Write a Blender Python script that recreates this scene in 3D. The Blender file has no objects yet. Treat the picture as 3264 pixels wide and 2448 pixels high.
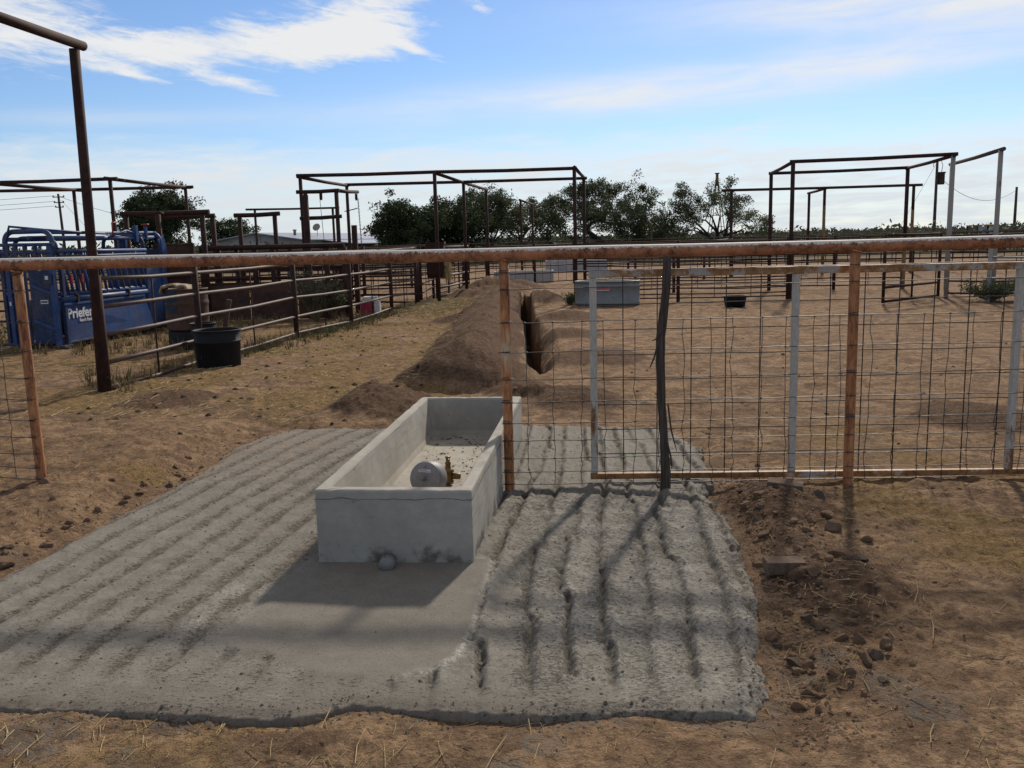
import bpy, math, random
import numpy as np
from mathutils import Vector, Matrix, Euler
R = math.radians
sc = bpy.context.scene
col = sc.collection

# ------------------------------------------------------------------ camera
cam = bpy.data.cameras.new('camera'); camo = bpy.data.objects.new('camera', cam); col.objects.link(camo)
cam.sensor_width = 36; cam.lens = 31.12; cam.clip_start = .05; cam.clip_end = 12000
camo.matrix_world = Matrix.Translation((0, 0, 1.55)) @ Matrix.Rotation(R(90 - 9.2), 4, 'X') @ Matrix.Rotation(R(-1.45), 4, 'Z')
sc.camera = camo
# ------------------------------------------------------------------ sky + sun
SUN_EL, SUN_AZ = 34.5, 20.          # azimuth measured clockwise from +Y
world = bpy.data.worlds.new('World'); sc.world = world; world.use_nodes = True
wn = world.node_tree; bg = wn.nodes['Background']
def N(nt, t, **k):
    n = nt.nodes.new(t)
    for a, b in k.items(): setattr(n, a, b)
    return n
def setin(nt, sock, v):
    if isinstance(v, bpy.types.NodeSocket): nt.links.new(v, sock)
    elif v is not None: sock.default_value = v
def MA(nt, op, a, b=None, c=None, clamp=False):
    n = N(nt, 'ShaderNodeMath', operation=op, use_clamp=clamp)
    for i, v in enumerate((a, b, c)): setin(nt, n.inputs[i], v)
    return n.outputs[0]
def MIXC(nt, f, a, b, blend='MIX'):
    n = N(nt, 'ShaderNodeMix', data_type='RGBA', blend_type=blend)
    setin(nt, n.inputs[0], f); setin(nt, n.inputs[6], a); setin(nt, n.inputs[7], b)
    return n.outputs[2]
def RAMP(nt, f, stops, interp='LINEAR'):
    n = N(nt, 'ShaderNodeValToRGB'); cr = n.color_ramp; cr.interpolation = interp
    while len(cr.elements) < len(stops): cr.elements.new(.5)
    for e, (p, c) in zip(cr.elements, stops):
        e.position = p; e.color = (c, c, c, 1) if not isinstance(c, tuple) else (*c[:3], 1)
    nt.links.new(f, n.inputs[0]); return n.outputs[0]
def NOISE(nt, vec, scale, detail=4, rough=.55, dist=0., dim='3D', w=None):
    n = N(nt, 'ShaderNodeTexNoise', noise_dimensions=dim)
    if vec is not None: nt.links.new(vec, n.inputs['Vector'])
    n.inputs['Scale'].default_value = scale; n.inputs['Detail'].default_value = detail
    n.inputs['Roughness'].default_value = rough; n.inputs['Distortion'].default_value = dist
    return n.outputs[0]
def MAPR(nt, v, a, b, c=0., d=1., kind='SMOOTHSTEP'):
    n = N(nt, 'ShaderNodeMapRange', interpolation_type=kind)
    for i, x in enumerate((v, a, b, c, d)): setin(nt, n.inputs[i], x)
    return n.outputs[0]
sky = N(wn, 'ShaderNodeTexSky', sky_type='NISHITA', sun_disc=False)
sky.sun_elevation = R(SUN_EL); sky.sun_rotation = R(SUN_AZ); sky.dust_density = .25; sky.ozone_density = 3.2; sky.air_density = 1.1; sky.altitude = 600
tc = N(wn, 'ShaderNodeTexCoord'); nrm = N(wn, 'ShaderNodeVectorMath', operation='NORMALIZE'); wn.links.new(tc.outputs['Generated'], nrm.inputs[0])
sep = N(wn, 'ShaderNodeSeparateXYZ'); wn.links.new(nrm.outputs[0], sep.inputs[0]); dx, dy, dz = sep.outputs
az = MA(wn, 'MULTIPLY', MA(wn, 'ARCTAN2', dx, dy), 180 / math.pi)
el = MA(wn, 'MULTIPLY', MA(wn, 'ARCSINE', dz), 180 / math.pi)
# cirrus: noise in azimuth / elevation, stretched along the horizon
cv = N(wn, 'ShaderNodeCombineXYZ'); wn.links.new(MA(wn, 'MULTIPLY_ADD', el, .55, az), cv.inputs[0]); wn.links.new(MA(wn, 'MULTIPLY', el, 2.6), cv.inputs[1]); 
big = NOISE(wn, cv.outputs[0], .11, 6, .62, .8)
fine = NOISE(wn, cv.outputs[0], .42, 8, .68, 1.2)
cv2 = N(wn, 'ShaderNodeCombineXYZ'); wn.links.new(MA(wn, 'MULTIPLY', az, .35), cv2.inputs[0]); wn.links.new(MA(wn, 'MULTIPLY_ADD', az, -.07, MA(wn, 'MULTIPLY', el, 2.2)), cv2.inputs[1])
streak = NOISE(wn, cv2.outputs[0], .33, 7, .6, .5)
def blob(a0, e0, sa, se, tilt, amp):
    da = MA(wn, 'SUBTRACT', az, a0); de = MA(wn, 'SUBTRACT', MA(wn, 'SUBTRACT', el, e0), MA(wn, 'MULTIPLY', da, tilt))
    q = MA(wn, 'ADD', MA(wn, 'POWER', MA(wn, 'ABSOLUTE', MA(wn, 'DIVIDE', da, sa)), 2), MA(wn, 'POWER', MA(wn, 'ABSOLUTE', MA(wn, 'DIVIDE', de, se)), 2))
    return MA(wn, 'MULTIPLY', MA(wn, 'EXPONENT', MA(wn, 'MULTIPLY', q, -1.)), amp)
blobs = [(-13.0, 12.0, 6.2, 1.25, .05, 1.05), (-8.8, 12.6, 3.4, 1.5, .1, 1.), (-20.5, 11.3, 3.6, .75, .02, .85), (-27.5, 12.0, 4.2, 2.1, 0, 1.05), (-16.8, 9.8, 3.2, .5, -.25, .85),
         (-22, 9.95, 2.0, .36, -.24, .85), (-5.6, 11.7, 1.8, .3, -.35, .75), (-1.3, 13.8, 1.0, .35, -.3, .6), (16, 6.25, 4.6, .32, .02, .6), (-6, 14.8, 5, .9, .1, .7), (24.8, 7.3, 1.2, .15, -.1, .4)]
acc = None
for b in blobs:
    o_ = blob(*b); acc = o_ if acc is None else MA(wn, 'ADD', acc, o_)
cv3 = N(wn, 'ShaderNodeCombineXYZ'); wn.links.new(MA(wn, 'MULTIPLY', az, .55), cv3.inputs[0]); wn.links.new(MA(wn, 'MULTIPLY_ADD', az, .55, MA(wn, 'MULTIPLY', el, 4.2)), cv3.inputs[1])
wisp = NOISE(wn, cv3.outputs[0], .5, 7, .65, .9)
mixn = MA(wn, 'ADD', MA(wn, 'ADD', MA(wn, 'MULTIPLY', big, .3), MA(wn, 'MULTIPLY', fine, .35)), MA(wn, 'MULTIPLY', wisp, .35))
dens = MA(wn, 'ADD', acc, MA(wn, 'MULTIPLY', MA(wn, 'SUBTRACT', mixn, .5), 3.3))
c1 = MAPR(wn, dens, .22, 1.1, 0, .97)
c1 = MA(wn, 'MULTIPLY', c1, MAPR(wn, acc, .02, .3))
# soft veils and the pale layer near the horizon
veil = MA(wn, 'ADD', blob(13, 9.0, 19, 1.15, .05, .95), blob(25, 12.4, 14, 1.6, -.04, .85))
veil = MA(wn, 'ADD', veil, blob(-24, 7.4, 8, .5, .03, .25))
veil = MA(wn, 'MULTIPLY', veil, MAPR(wn, streak, .28, .72, .45, 1.2))
hor_edge = MA(wn, 'ADD', el, MA(wn, 'MULTIPLY', MA(wn, 'SUBTRACT', streak, .5), -5.0))
hor = MA(wn, 'MULTIPLY', MAPR(wn, hor_edge, 7.2, 4.0, 0., 1.), MAPR(wn, NOISE(wn, cv2.outputs[0], .9, 6, .6, .4), .32, .66, .55, .98))
out_c = MA(wn, 'MULTIPLY', MAPR(wn, streak, .45, .8), MAPR(wn, el, 13., 24.))       # thin cirrus goes on overhead
out_c = MA(wn, 'MULTIPLY', out_c, .35)
ct = MA(wn, 'MAXIMUM', MA(wn, 'MAXIMUM', c1, veil), MA(wn, 'MAXIMUM', hor, out_c), clamp=True)
ct = MA(wn, 'MINIMUM', ct, 1.)
blue = MIXC(wn, 1., sky.outputs[0], (.74, .82, .97, 1), 'MULTIPLY')
whit = MIXC(wn, MAPR(wn, el, 0, 9), (6.0, 6.5, 6.9, 1), (7.3, 7.35, 7.4, 1))
skyc = MIXC(wn, ct, blue, whit)
skyc = MIXC(wn, MAPR(wn, el, 13., 30., 0, .62), skyc, (4.5, 4.15, 3.7, 1))     # milky veil of cirrostratus overhead
wn.links.new(skyc, bg.inputs[0]); bg.inputs[1].default_value = .114
sun = bpy.data.lights.new('sun', 'SUN'); suno = bpy.data.objects.new('sun', sun); col.objects.link(suno)
sun.energy = 3.9; sun.angle = R(2.9); sun.color = (1, .90, .765)
sd = Vector((math.sin(R(SUN_AZ)) * math.cos(R(SUN_EL)), math.cos(R(SUN_AZ)) * math.cos(R(SUN_EL)), math.sin(R(SUN_EL))))
suno.rotation_euler = sd.to_track_quat('Z', 'Y').to_euler()
sc.view_settings.view_transform = 'Standard'; sc.view_settings.look = 'None'; sc.view_settings.gamma = 1; sc.view_settings.exposure = 0.02
sc.view_settings.use_curve_mapping = False
sc.cycles.max_bounces = 6; sc.cycles.transparent_max_bounces = 6

# ------------------------------------------------------------------ numeric noise
def _h(ix, iy, s):
    h = (ix.astype(np.int64) * 374761393 + iy.astype(np.int64) * 668265263 + s * 974634777) & 0xffffffff
    h = ((h ^ (h >> 13)) * 1274126177) & 0xffffffff
    return (h ^ (h >> 16)) & 0xffffffff
def perlin(x, y, s=0):
    x = np.asarray(x, float); y = np.asarray(y, float)
    x0 = np.floor(x); y0 = np.floor(y); fx = x - x0; fy = y - y0
    u = fx * fx * fx * (fx * (fx * 6 - 15) + 10); v = fy * fy * fy * (fy * (fy * 6 - 15) + 10)
    def g(ox, oy):
        a = _h(x0 + ox, y0 + oy, s) / 4294967296. * 2 * math.pi
        return np.cos(a) * (fx - ox) + np.sin(a) * (fy - oy)
    a = g(0, 0); b = g(1, 0); c = g(0, 1); d = g(1, 1)
    return ((a + (b - a) * u) + ((c + (d - c) * u) - (a + (b - a) * u)) * v) * 1.5
def fbm(x, y, o=4, s=0, gain=.5, ridge=False):
    t = 0; a = 1.; n = 0
    for i in range(o):
        p = perlin(x, y, s + i * 17)
        t = t + a * ((1 - 2 * np.abs(p)) if ridge else p); n += a
        a *= gain; x = x * 2.03 + 5.1; y = y * 2.03 - 3.7
    return t / n
def sst(v, a, b):
    t = np.clip((np.asarray(v, float) - a) / (b - a), 0, 1); return t * t * (3 - 2 * t)
def poly_sd(x, y, P):
    x = np.asarray(x, float); y = np.asarray(y, float)
    d = np.full(x.shape, 1e9); ins = np.zeros(x.shape, bool); n = len(P)
    for i in range(n):
        ax, ay = P[i]; bx, by = P[(i + 1) % n]
        ex, ey = bx - ax, by - ay; t = np.clip(((x - ax) * ex + (y - ay) * ey) / (ex * ex + ey * ey), 0, 1)
        d = np.minimum(d, np.hypot(x - ax - t * ex, y - ay - t * ey))
        c = ((ay > y) != (by > y)) & (x < (bx - ax) * (y - ay) / (by - ay + 1e-12) + ax); ins ^= c
    return np.where(ins, -d, d)

# ------------------------------------------------------------------ ground shape
SLAB = [(-3.7, 2.92), (-2.6, 2.88), (-1.8, 2.85), (-1.46, 2.81), (-1.24, 2.77), (-1.07, 2.75), (-.87, 2.73), (-.73, 2.75), (-.58, 2.82), (-.35, 2.76), (-.11, 2.73), (.12, 2.72), (.35, 2.73), (.58, 2.72),
        (.78, 2.69), (.87, 2.87), (.91, 3.15), (1.01, 3.44), (1.07, 3.73), (1.15, 4.34), (1.19, 4.8), (1.16, 5.12), (1.27, 5.48), (1.38, 6.35), (1.24, 7.01), (.69, 7.1), (.06, 7.25), (-.5, 7.3), (-1.01, 7.32),
        (-1.46, 7.43), (-1.85, 7.38), (-2.06, 7.14), (-2.18, 6.66), (-2.2, 5.92), (-2.31, 5.33), (-2.38, 4.97), (-2.45, 4.43), (-2.53, 4.14), (-2.9, 3.7), (-3.7, 3.6)]
SMOOTH = [(-.12, 4.15), (-.16, 3.76), (-.19, 3.42), (-.25, 3.14), (-.33, 3.04), (-.51, 3.0), (-.68, 3.02), (-.83, 3.1), (-.97, 3.22), (-1.13, 3.26), (-1.22, 3.33), (-1.11, 3.62), (-1.10, 3.93), (-1.0, 4.3)]
def slab_sd(x, y):
    k_ = .3 + .7 * sst(x, .6, .95); w = .035 * fbm(x * 4, y * 6, 3, 91) * (.5 + .5 * k_) + .015 * perlin(x * 22, y * 22, 92) * k_
    return poly_sd(x, y, SLAB) + w
def dist_line(x, y, P):
    d = np.full(np.shape(x), 1e9); tt = np.zeros(np.shape(x)); n = len(P) - 1
    for i in range(n):
        ax, ay = P[i]; bx, by = P[i + 1]; ex, ey = bx - ax, by - ay
        t = np.clip(((x - ax) * ex + (y - ay) * ey) / (ex * ex + ey * ey), 0, 1); q = np.hypot(x - ax - t * ex, y - ay - t * ey)
        tt = np.where(q < d, (i + t) / n, tt); d = np.minimum(d, q)
    return d, tt
TR_Y = [9.9, 10.6, 11.5, 14, 17.5, 24, 25]; TR_X = [.24, .27, .30, .36, .29, .40, .42]; TR_W = [.0, .045, .085, .10, .11, .12, .0]
def masks_height(x, y):
    x = np.asarray(x, float); y = np.asarray(y, float)
    near = sst(np.hypot(x, y), 70, 30)
    h = .035 * fbm(x * .35, y * .35, 3, 1) * near
    lump = fbm(x * 2.1, y * 2.1, 4, 5, .6) + .5 * fbm(x * .9, y * .9, 2, 6)
    hoof = fbm(x * 5.5, y * 5.5, 3, 9, .5, True)
    h = h + (.034 * lump + .022 * (hoof - .4)) * near + .012 * fbm(x * 17, y * 17, 3, 33, .6) * sst(np.hypot(x, y), 14, 6)
    # higher dirt on the left, as far as the tall post
    h = h + .09 * sst(x, -1.6, -2.7) * sst(y, 15, 9) * sst(y, 3.2, 4.6)
    h = h - (.045 - .05 * np.clip(.2 + fbm(x * 1.7, y * 1.7, 2, 58), 0, 1)) * sst(y, 3.2, 2.5) * sst(x, 1.9, 1.0) * sst(x, -6, -4)
    dark = np.zeros(x.shape); hay = np.zeros(x.shape); conc = np.zeros(x.shape)
    # spoil ridge left of the trench
    d, t = dist_line(x, y, [(-.52, 9.75), (-.42, 12), (-.36, 16), (-.28, 20), (-.25, 24.3)])
    rg = .2 * fbm(x * 1.8, y * .7, 3, 21)
    m = np.clip(1 - d / (.74 + rg + .1 * np.sin(y * 2.1)), 0, 1); m_ = .35 * m + .65 * m * (2 - m); mh = (.45 - .10 * t) * m_ * (1 + .22 * fbm(x * 3, y * 3, 3, 22))
    h = np.maximum(h, h * .4 + mh); dark = np.maximum(dark, sst(m, 0.02, .3) * .85)
    for cx, cy, r_, hh in ((-1.3, 8.5, .62, .21), (-.95, 8.0, .4, .1), (.62, 8.45, .62, .14), (.1, 9.0, .55, .12), (1.1, 11.5, .9, .08), (.95, 14.5, .8, .11), (1.15, 17.5, .9, .16), (.75, 22.5, 1.0, .3), (-.5, 26.6, 1.6, .5), (-1.3, 24.9, .8, .25), (.3, 29, 1.2, .3),
                            (-1.0, 17.5, .7, .15), (3.9, 7.2, .7, .10), (1.55, 4.95, .45, .07), (1.45, 3.75, .4, .06), (-3.5, 5.0, .5, .03), (-3.4, 8.6, .6, .06)):
        q = np.clip(1 - np.hypot(x - cx, (y - cy) * .8) / (r_ * (1 + .35 * fbm(x * 2.5, y * 2.5, 2, int(cx * 10 + 60)))), 0, 1)
        h = h + hh * sst(q, 0, 1) * (1 + .25 * fbm(x * 6, y * 6, 2, 44)); dark = np.maximum(dark, sst(q, .05, .4) * (.9 if hh < .35 else .7))
    # trench
    xc = np.interp(y, TR_Y, TR_X) + .03 * perlin(y * .9, y * 0 + .5, 3); w = np.interp(y, TR_Y, TR_W)
    e = np.abs(x - xc) + .012 * fbm(x * 3, y * 1.5, 2, 71); rs_ = np.where(x > xc, 1., 0.) * np.interp(y, [10, 11, 13, 15.5, 17], [.0, .0, .0, .0, .0]); tr = sst(e, w + .03 + rs_, np.maximum(w - .01, 0)) * (w > .001)
    sh = np.clip(1 - (x - xc - w) / np.interp(y, [10, 11, 13.5, 16, 18], [.12, .25, .36, .22, .12]), 0, 1) * (x > xc) * sst(y, 9.9, 11) * sst(y, 24.5, 20); h = h - (.34 + .12 * fbm(x * 4, y * 2.5, 3, 73)) * sh ** 1.6
    h = h * (1 - tr) + tr * (-np.interp(y, [9.9, 10.3, 11.0], [.2, .7, 1.3]) + .05 * fbm(x * 3, y * 1, 2, 72)); dark = np.maximum(dark, tr * .25)
    # beside and under the slab
    bb = (x > -4.2) & (x < 2.2) & (y > 2.0) & (y < 8.2)
    s = np.full(x.shape, 9.); 
    if bb.any(): s[bb] = slab_sd(x[bb], y[bb])
    edge = sst(s, .32, .0)
    rightside = sst(x, .6, .95) * sst(y, 7, 5.4); leftside = sst(x, -1.5, -2.0)
    dark = np.maximum(dark, edge * (.6 * rightside + .45 * leftside) * (.6 + .6 * fbm(x * 4, y * 4, 3, 55)))
    rub = sst(x, .9, 1.1) * sst(x, 1.85, 1.35) * sst(y, 2.5, 3) * sst(y, 5.9, 5.2)
    h = h + rub * (.03 * fbm(x * 7, y * 7, 3, 61) + .012); dark = np.maximum(dark, rub * .5)
    h = h - edge * .05 * rightside - edge * .02 * leftside * sst(s, .1, .0)
    bl = np.where(s < .0, 1., sst(s, np.where(leftside > .5, .5, .2), .0)); h = h * (1 - bl) + bl * (np.where(leftside > .5, -.022, np.where(rightside > .3, -.035, -.028 + .035 * fbm(x * 2.3, y * 2.3, 3, 59))) + .03 * sst(s, .02, .15) * fbm(x * 5, y * 5, 3, 57)); h = np.where(s < 0, np.minimum(h, -.018) - .12 * sst(s, 0, -.10), h)
    # litter of hay
    hz = sst(x, -5.2, -4.2) * sst(x, .2, -1.0) * sst(y, 6.3, 9) * sst(y, 27, 22)
    hay = np.maximum(hay, hz * np.clip(.60 + 1.1 * fbm(x * .8, y * .8, 4, 81), 0, 1))
    hay = np.maximum(hay, sst(x, -4.3, -4.8) * sst(y, 60, 30) * np.clip(.45 + .9 * fbm(x * .7, y * .7, 3, 82), 0, 1))
    hay = np.maximum(hay, sst(x, 1.2, 2.2) * sst(y, 8.5, 5.5) * np.clip(.36 + 1.1 * fbm(x * 1.1, y * 1.1, 4, 83), 0, 1))
    hay = np.maximum(hay, sst(y, 8.0, 7.0) * np.clip(.22 + 1.2 * fbm(x * 1.3, y * 1.3, 4, 84), 0, 1) * .8)
    hp = np.clip(1 - np.hypot((x + 1.75) * .8, (y - 21.2) * .35), 0, 1); hay = np.maximum(hay, sst(hp, 0, .4)); h = h + .07 * sst(hp, 0, .7) * (1 + fbm(x * 5, y * 5, 2, 86))
    hay = hay * (1 - .8 * dark)
    # spilled cement
    for cx, cy, r_ in ((1.35, 2.72, .16), (1.28, 2.86, .12), (1.16, 3.05, .11), (.06, 2.58, .12), (-.05, 2.44, .08), (-1.6, 2.68, .2), (-1.25, 2.55, .07), (1.0, 2.95, .1), (1.2, 3.35, .1), (-2.7, 4.35, .22), (-2.25, 4.95, .08), (-1.0, 2.42, .1), (-.62, 2.3, .09), (1.42, 4.2, .12)):
        q = 1 - np.hypot(x - cx, y - cy) / (r_ * (1 + 1.0 * fbm(x * 11, y * 11, 3, 88))); conc = np.maximum(conc, sst(q, .1, .5))
    conc = np.maximum(conc, sst(s, .12, .02) * sst(fbm(x * 5, y * 5, 3, 89), .08, .3) * (s > 0))
    # broad rise far away so that the scrub reaches the skyline
    return h, dark, hay, conc
_gx = np.arange(-14, 16.01, .12); _gy = np.arange(7.4, 46, .12)
_gh = masks_height(*[q.ravel() for q in np.meshgrid(_gx, _gy)])[0].reshape(len(_gy), len(_gx))
def hgt(x, y):
    if _gx[0] < x < _gx[-2] and _gy[0] < y < _gy[-2]:      # height table, bilinear
        u = (x - _gx[0]) / .12; v = (y - _gy[0]) / .12; i = int(u); j = int(v); u -= i; v -= j
        return float((_gh[j, i] * (1 - u) + _gh[j, i + 1] * u) * (1 - v) + (_gh[j + 1, i] * (1 - u) + _gh[j + 1, i + 1] * u) * v)
    if math.hypot(x, y) > 70: return 0.
    return float(masks_height(np.array([float(x)]), np.array([float(y)]))[0][0])

# ------------------------------------------------------------------ materials
MATS = {}
def new_mat(name):
    m = bpy.data.materials.new(name); m.use_nodes = True; nt = m.node_tree
    b = nt.nodes['Principled BSDF']; MATS[name] = m; return m, nt, b
def coords(nt, kind='Object'):
    return N(nt, 'ShaderNodeTexCoord').outputs[kind]
def bump(nt, b, h, strength=.3, dist=.01):
    n = N(nt, 'ShaderNodeBump'); n.inputs['Strength'].default_value = strength; n.inputs['Distance'].default_value = dist
    nt.links.new(h, n.inputs['Height']); nt.links.new(n.outputs[0], b.inputs['Normal']); return n
def simple(name, c, rough=.6, metal=0., var=.25, scale=12, bmp=.15, bdist=.004, c2=None, spec=.4, dust=0.):
    m, nt, b = new_mat(name); v = coords(nt)
    n1 = NOISE(nt, v, scale, 6, .62); n2 = NOISE(nt, v, scale * 6, 4, .6)
    c2 = c2 or tuple(x * (1 - var * 1.5) for x in c)
    f = MAPR(nt, MA(nt, 'ADD', MA(nt, 'MULTIPLY', n1, .65), MA(nt, 'MULTIPLY', n2, .35)), .36, .62)
    cc = MIXC(nt, f, (*c2, 1), (*c, 1))
    if dust: cc = MIXC(nt, MAPR(nt, MA(nt, 'ADD', MA(nt, 'MULTIPLY', NOISE(nt, v, 2.3, 5, .65), .6), MA(nt, 'MULTIPLY', n2, .4)), .42, .66, 0., dust), cc, (.15, .115, .085, 1))
    nt.links.new(cc, b.inputs['Base Color'])
    b.inputs['Roughness'].default_value = rough; b.inputs['Metallic'].default_value = metal; b.inputs['Specular IOR Level'].default_value = spec
    if bmp: bump(nt, b, n2, bmp, bdist)
    return m
simple('dark_rust', (.055, .024, .018), .8, 0, .4, 9, .3, .003, (.024, .013, .011), .25)
simple('brown_pipe', (.105, .062, .045), .65, 0, .4, 9, .2, .003, (.05, .03, .024), .5)
simple('ochre_pipe', (.27, .155, .055), .7, 0, .35, 6, .2, .003, (.10, .055, .025))
simple('wire', (.085, .083, .085), .5, .6, .4, 14, 0, spec=.5)
simple('rod', (.05, .045, .043), .6, .4, .4, 14, 0)
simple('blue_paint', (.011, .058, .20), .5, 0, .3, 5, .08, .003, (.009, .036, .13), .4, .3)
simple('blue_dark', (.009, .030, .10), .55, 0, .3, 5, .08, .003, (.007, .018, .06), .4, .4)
simple('blue_dull', (.018, .062, .17), .5, 0, .3, 5, .08, .003, (.012, .045, .14), .4, .4)
simple('red_plastic', (.33, .035, .03), .5); simple('crimson', (.35, .02, .045), .5)
simple('white_plastic', (.62, .60, .56), .5, 0, .12); simple('sticker', (.7, .7, .68), .5, 0, .1, 30, 0)
simple('yellow_decal', (.75, .68, .25), .5, 0, .1, 30, 0)
simple('lettering', (.72, .72, .74), .5, 0, .08, 30, 0); simple('red_print', (.55, .06, .05), .5, 0, .1, 30, 0); simple('pink_print', (.42, .2, .2), .5, 0, .3, 40, 0)
simple('black_rubber', (.010, .011, .013), .7, 0, .4, 8, .15, .004, (.016, .016, .017), .25)
simple('galvanized', (.22, .222, .208), .5, .2, .2, 7, .05, .002, (.16, .175, .175))
simple('brass', (.20, .135, .06), .5, .6, .4, 25, .1, .002, (.2, .12, .04))
simple('grey_plastic', (.27, .26, .26), .5, 0, .15, 10, .05, .002); simple('pvc_grey', (.19, .195, .185), .45, 0, .2, 14, .05)
simple('pvc_white', (.55, .53, .48), .4, 0, .1)
simple('pole_wood', (.10, .065, .05), .85, 0, .4, 5); simple('cable', (.03, .03, .035), .6, 0, .1, 5, 0)
simple('brick', (.20, .150, .112), .95, 0, .3, 22, .8, .008, (.12, .085, .063), .1)
simple('tan_sack', (.42, .33, .22), .9, 0, .3, 14, .4, .01)
simple('barrel_rust', (.10, .045, .028), .7, 0, .4, 5, .3, .004, (.035, .02, .018))
simple('barrel_blue', (.012, .03, .06), .6, 0, .3, 6)
simple('house_wall', (.42, .37, .32), .9, 0, .12, 1.5, .1); simple('house_trim', (.34, .30, .26), .8); simple('roof_metal', (.36, .37, .40), .4, .3, .12, 2); simple('tin_awning', (.60, .60, .58), .4, .3, .15, 3)
simple('window_dark', (.02, .022, .026), .15, 0, .2, 4, 0)
simple('yellow_paint', (.62, .36, .045), .45, 0, .2, 3); simple('pale_glass', (.40, .44, .47), .2, 0, .2, 4, 0)
simple('concrete_far', (.43, .42, .40), .9, 0, .15, 4)
simple('bark', (.045, .034, .028), .95, 0, .4, 6, .6, .02, (.018, .013, .011))
simple('clod', (.31, .205, .13), 1., 0, .45, 16, .8, .012, (.17, .108, .07), .1)
simple('clod_grey', (.17, .135, .105), 1., 0, .45, 16, .8, .012, (.10, .078, .06), .1)
simple('straw', (.50, .38, .19), .8, 0, .3, 9, 0, .001, (.30, .22, .11), .2)
simple('dry_grass', (.26, .20, .105), .9, 0, .4, 3, 0, .001, (.13, .105, .05), .1)
simple('manure', (.05, .035, .024), 1., 0, .4, 22, .8, .01, (.03, .02, .015), .1)

def leafmat(name, c, c2):
    m, nt, b = new_mat(name); v = coords(nt)
    n = NOISE(nt, v, 1.1, 4, .6); n2 = NOISE(nt, v, 9, 2, .5)
    f = MAPR(nt, MA(nt, 'ADD', MA(nt, 'MULTIPLY', n, .5), MA(nt, 'MULTIPLY', n2, .5)), .36, .62)
    cc = MIXC(nt, f, (*c, 1), (*c2, 1)); nt.links.new(cc, b.inputs['Base Color']); b.inputs['Roughness'].default_value = .7
    b.inputs['Specular IOR Level'].default_value = .2
    tr = N(nt, 'ShaderNodeBsdfTranslucent'); nt.links.new(cc, tr.inputs[0]); mx = N(nt, 'ShaderNodeMixShader'); mx.inputs[0].default_value = .22
    nt.links.new(b.outputs[0], mx.inputs[1]); nt.links.new(tr.outputs[0], mx.inputs[2]); nt.links.new(mx.outputs[0], nt.nodes['Material Output'].inputs[0]); return m
leafmat('leaf_elm', (.026, .040, .017), (.060, .080, .032)); leafmat('leaf_mesquite', (.052, .064, .030), (.105, .115, .058)); leafmat('leaf_cedar', (.026, .040, .018), (.055, .070, .032))
leafmat('leaf_scrub', (.05, .06, .035), (.095, .10, .062)); leafmat('leaf_weed', (.05, .065, .03), (.10, .11, .055)); leafmat('leaf_grey', (.06, .065, .045), (.11, .105, .07))

def rusty_paint(name, rust, rust2, paint, axis_top=True, amount=.5, rough=.7, zs=1.):
    """old paint that still clings to some faces, elsewhere rust; axis_top also colours in back-light"""
    m, nt, b = new_mat(name); v0 = coords(nt); oi = N(nt, 'ShaderNodeObjectInfo'); ad = N(nt, 'ShaderNodeVectorMath', operation='ADD'); nt.links.new(v0, ad.inputs[0])
    nt.links.new(MA(nt, 'MULTIPLY', oi.outputs['Random'], 17.), ad.inputs[1]); mp = N(nt, 'ShaderNodeMapping'); mp.inputs['Scale'].default_value = (1, 1, zs); nt.links.new(ad.outputs[0], mp.inputs[0]); v = mp.outputs[0]
    n1 = NOISE(nt, v, 28, 6, .7, .3); n2 = NOISE(nt, v, 110, 4, .65); n3 = NOISE(nt, v, 5, 4, .6)
    rc = MIXC(nt, MAPR(nt, MA(nt, 'ADD', MA(nt, 'MULTIPLY', n1, .6), MA(nt, 'MULTIPLY', n2, .4)), .38, .6), (*rust2, 1), (*rust, 1))
    rc = MIXC(nt, MAPR(nt, n3, .4, .7), rc, MIXC(nt, .45, rc, (*[min(1, x * 1.9) for x in rust], 1)))
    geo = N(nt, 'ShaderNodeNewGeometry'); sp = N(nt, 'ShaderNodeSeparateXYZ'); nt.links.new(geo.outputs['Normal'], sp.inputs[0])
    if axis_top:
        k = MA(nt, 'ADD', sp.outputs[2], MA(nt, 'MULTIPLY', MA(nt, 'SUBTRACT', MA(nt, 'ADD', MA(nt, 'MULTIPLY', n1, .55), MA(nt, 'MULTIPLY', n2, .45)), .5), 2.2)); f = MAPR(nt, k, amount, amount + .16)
    else:
        k = MA(nt, 'ADD', MA(nt, 'MULTIPLY', n3, .7), MA(nt, 'MULTIPLY', n1, .3)); f = MAPR(nt, k, amount, amount + .06)
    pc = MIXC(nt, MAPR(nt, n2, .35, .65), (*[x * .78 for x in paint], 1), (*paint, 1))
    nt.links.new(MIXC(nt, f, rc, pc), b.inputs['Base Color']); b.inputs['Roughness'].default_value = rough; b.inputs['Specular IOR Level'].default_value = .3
    bump(nt, b, MA(nt, 'ADD', n2, MA(nt, 'MULTIPLY', f, .5)), .35, .002); return m
rusty_paint('rail_paint_glint', (.36, .155, .075), (.095, .034, .020), (.70, .65, .58), True, .47)  # white top band: leftover paint and back-light glint, both in the colour
rusty_paint('post_rust', (.44, .20, .085), (.15, .052, .024), (.58, .44, .29), False, .545, .7, .22)
rusty_paint('gate_paint', (.30, .17, .065), (.15, .07, .03), (.52, .49, .43), False, .405, .6, .3)
rusty_paint('gate_rust', (.33, .165, .06), (.14, .055, .024), (.50, .46, .41), False, .55, .6)
rusty_paint('gate_mixed', (.36, .21, .085), (.17, .08, .03), (.45, .43, .395), False, .49, .6)
rusty_paint('white_post', (.24, .125, .045), (.10, .04, .018), (.34, .315, .28), False, .36, .6)

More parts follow.
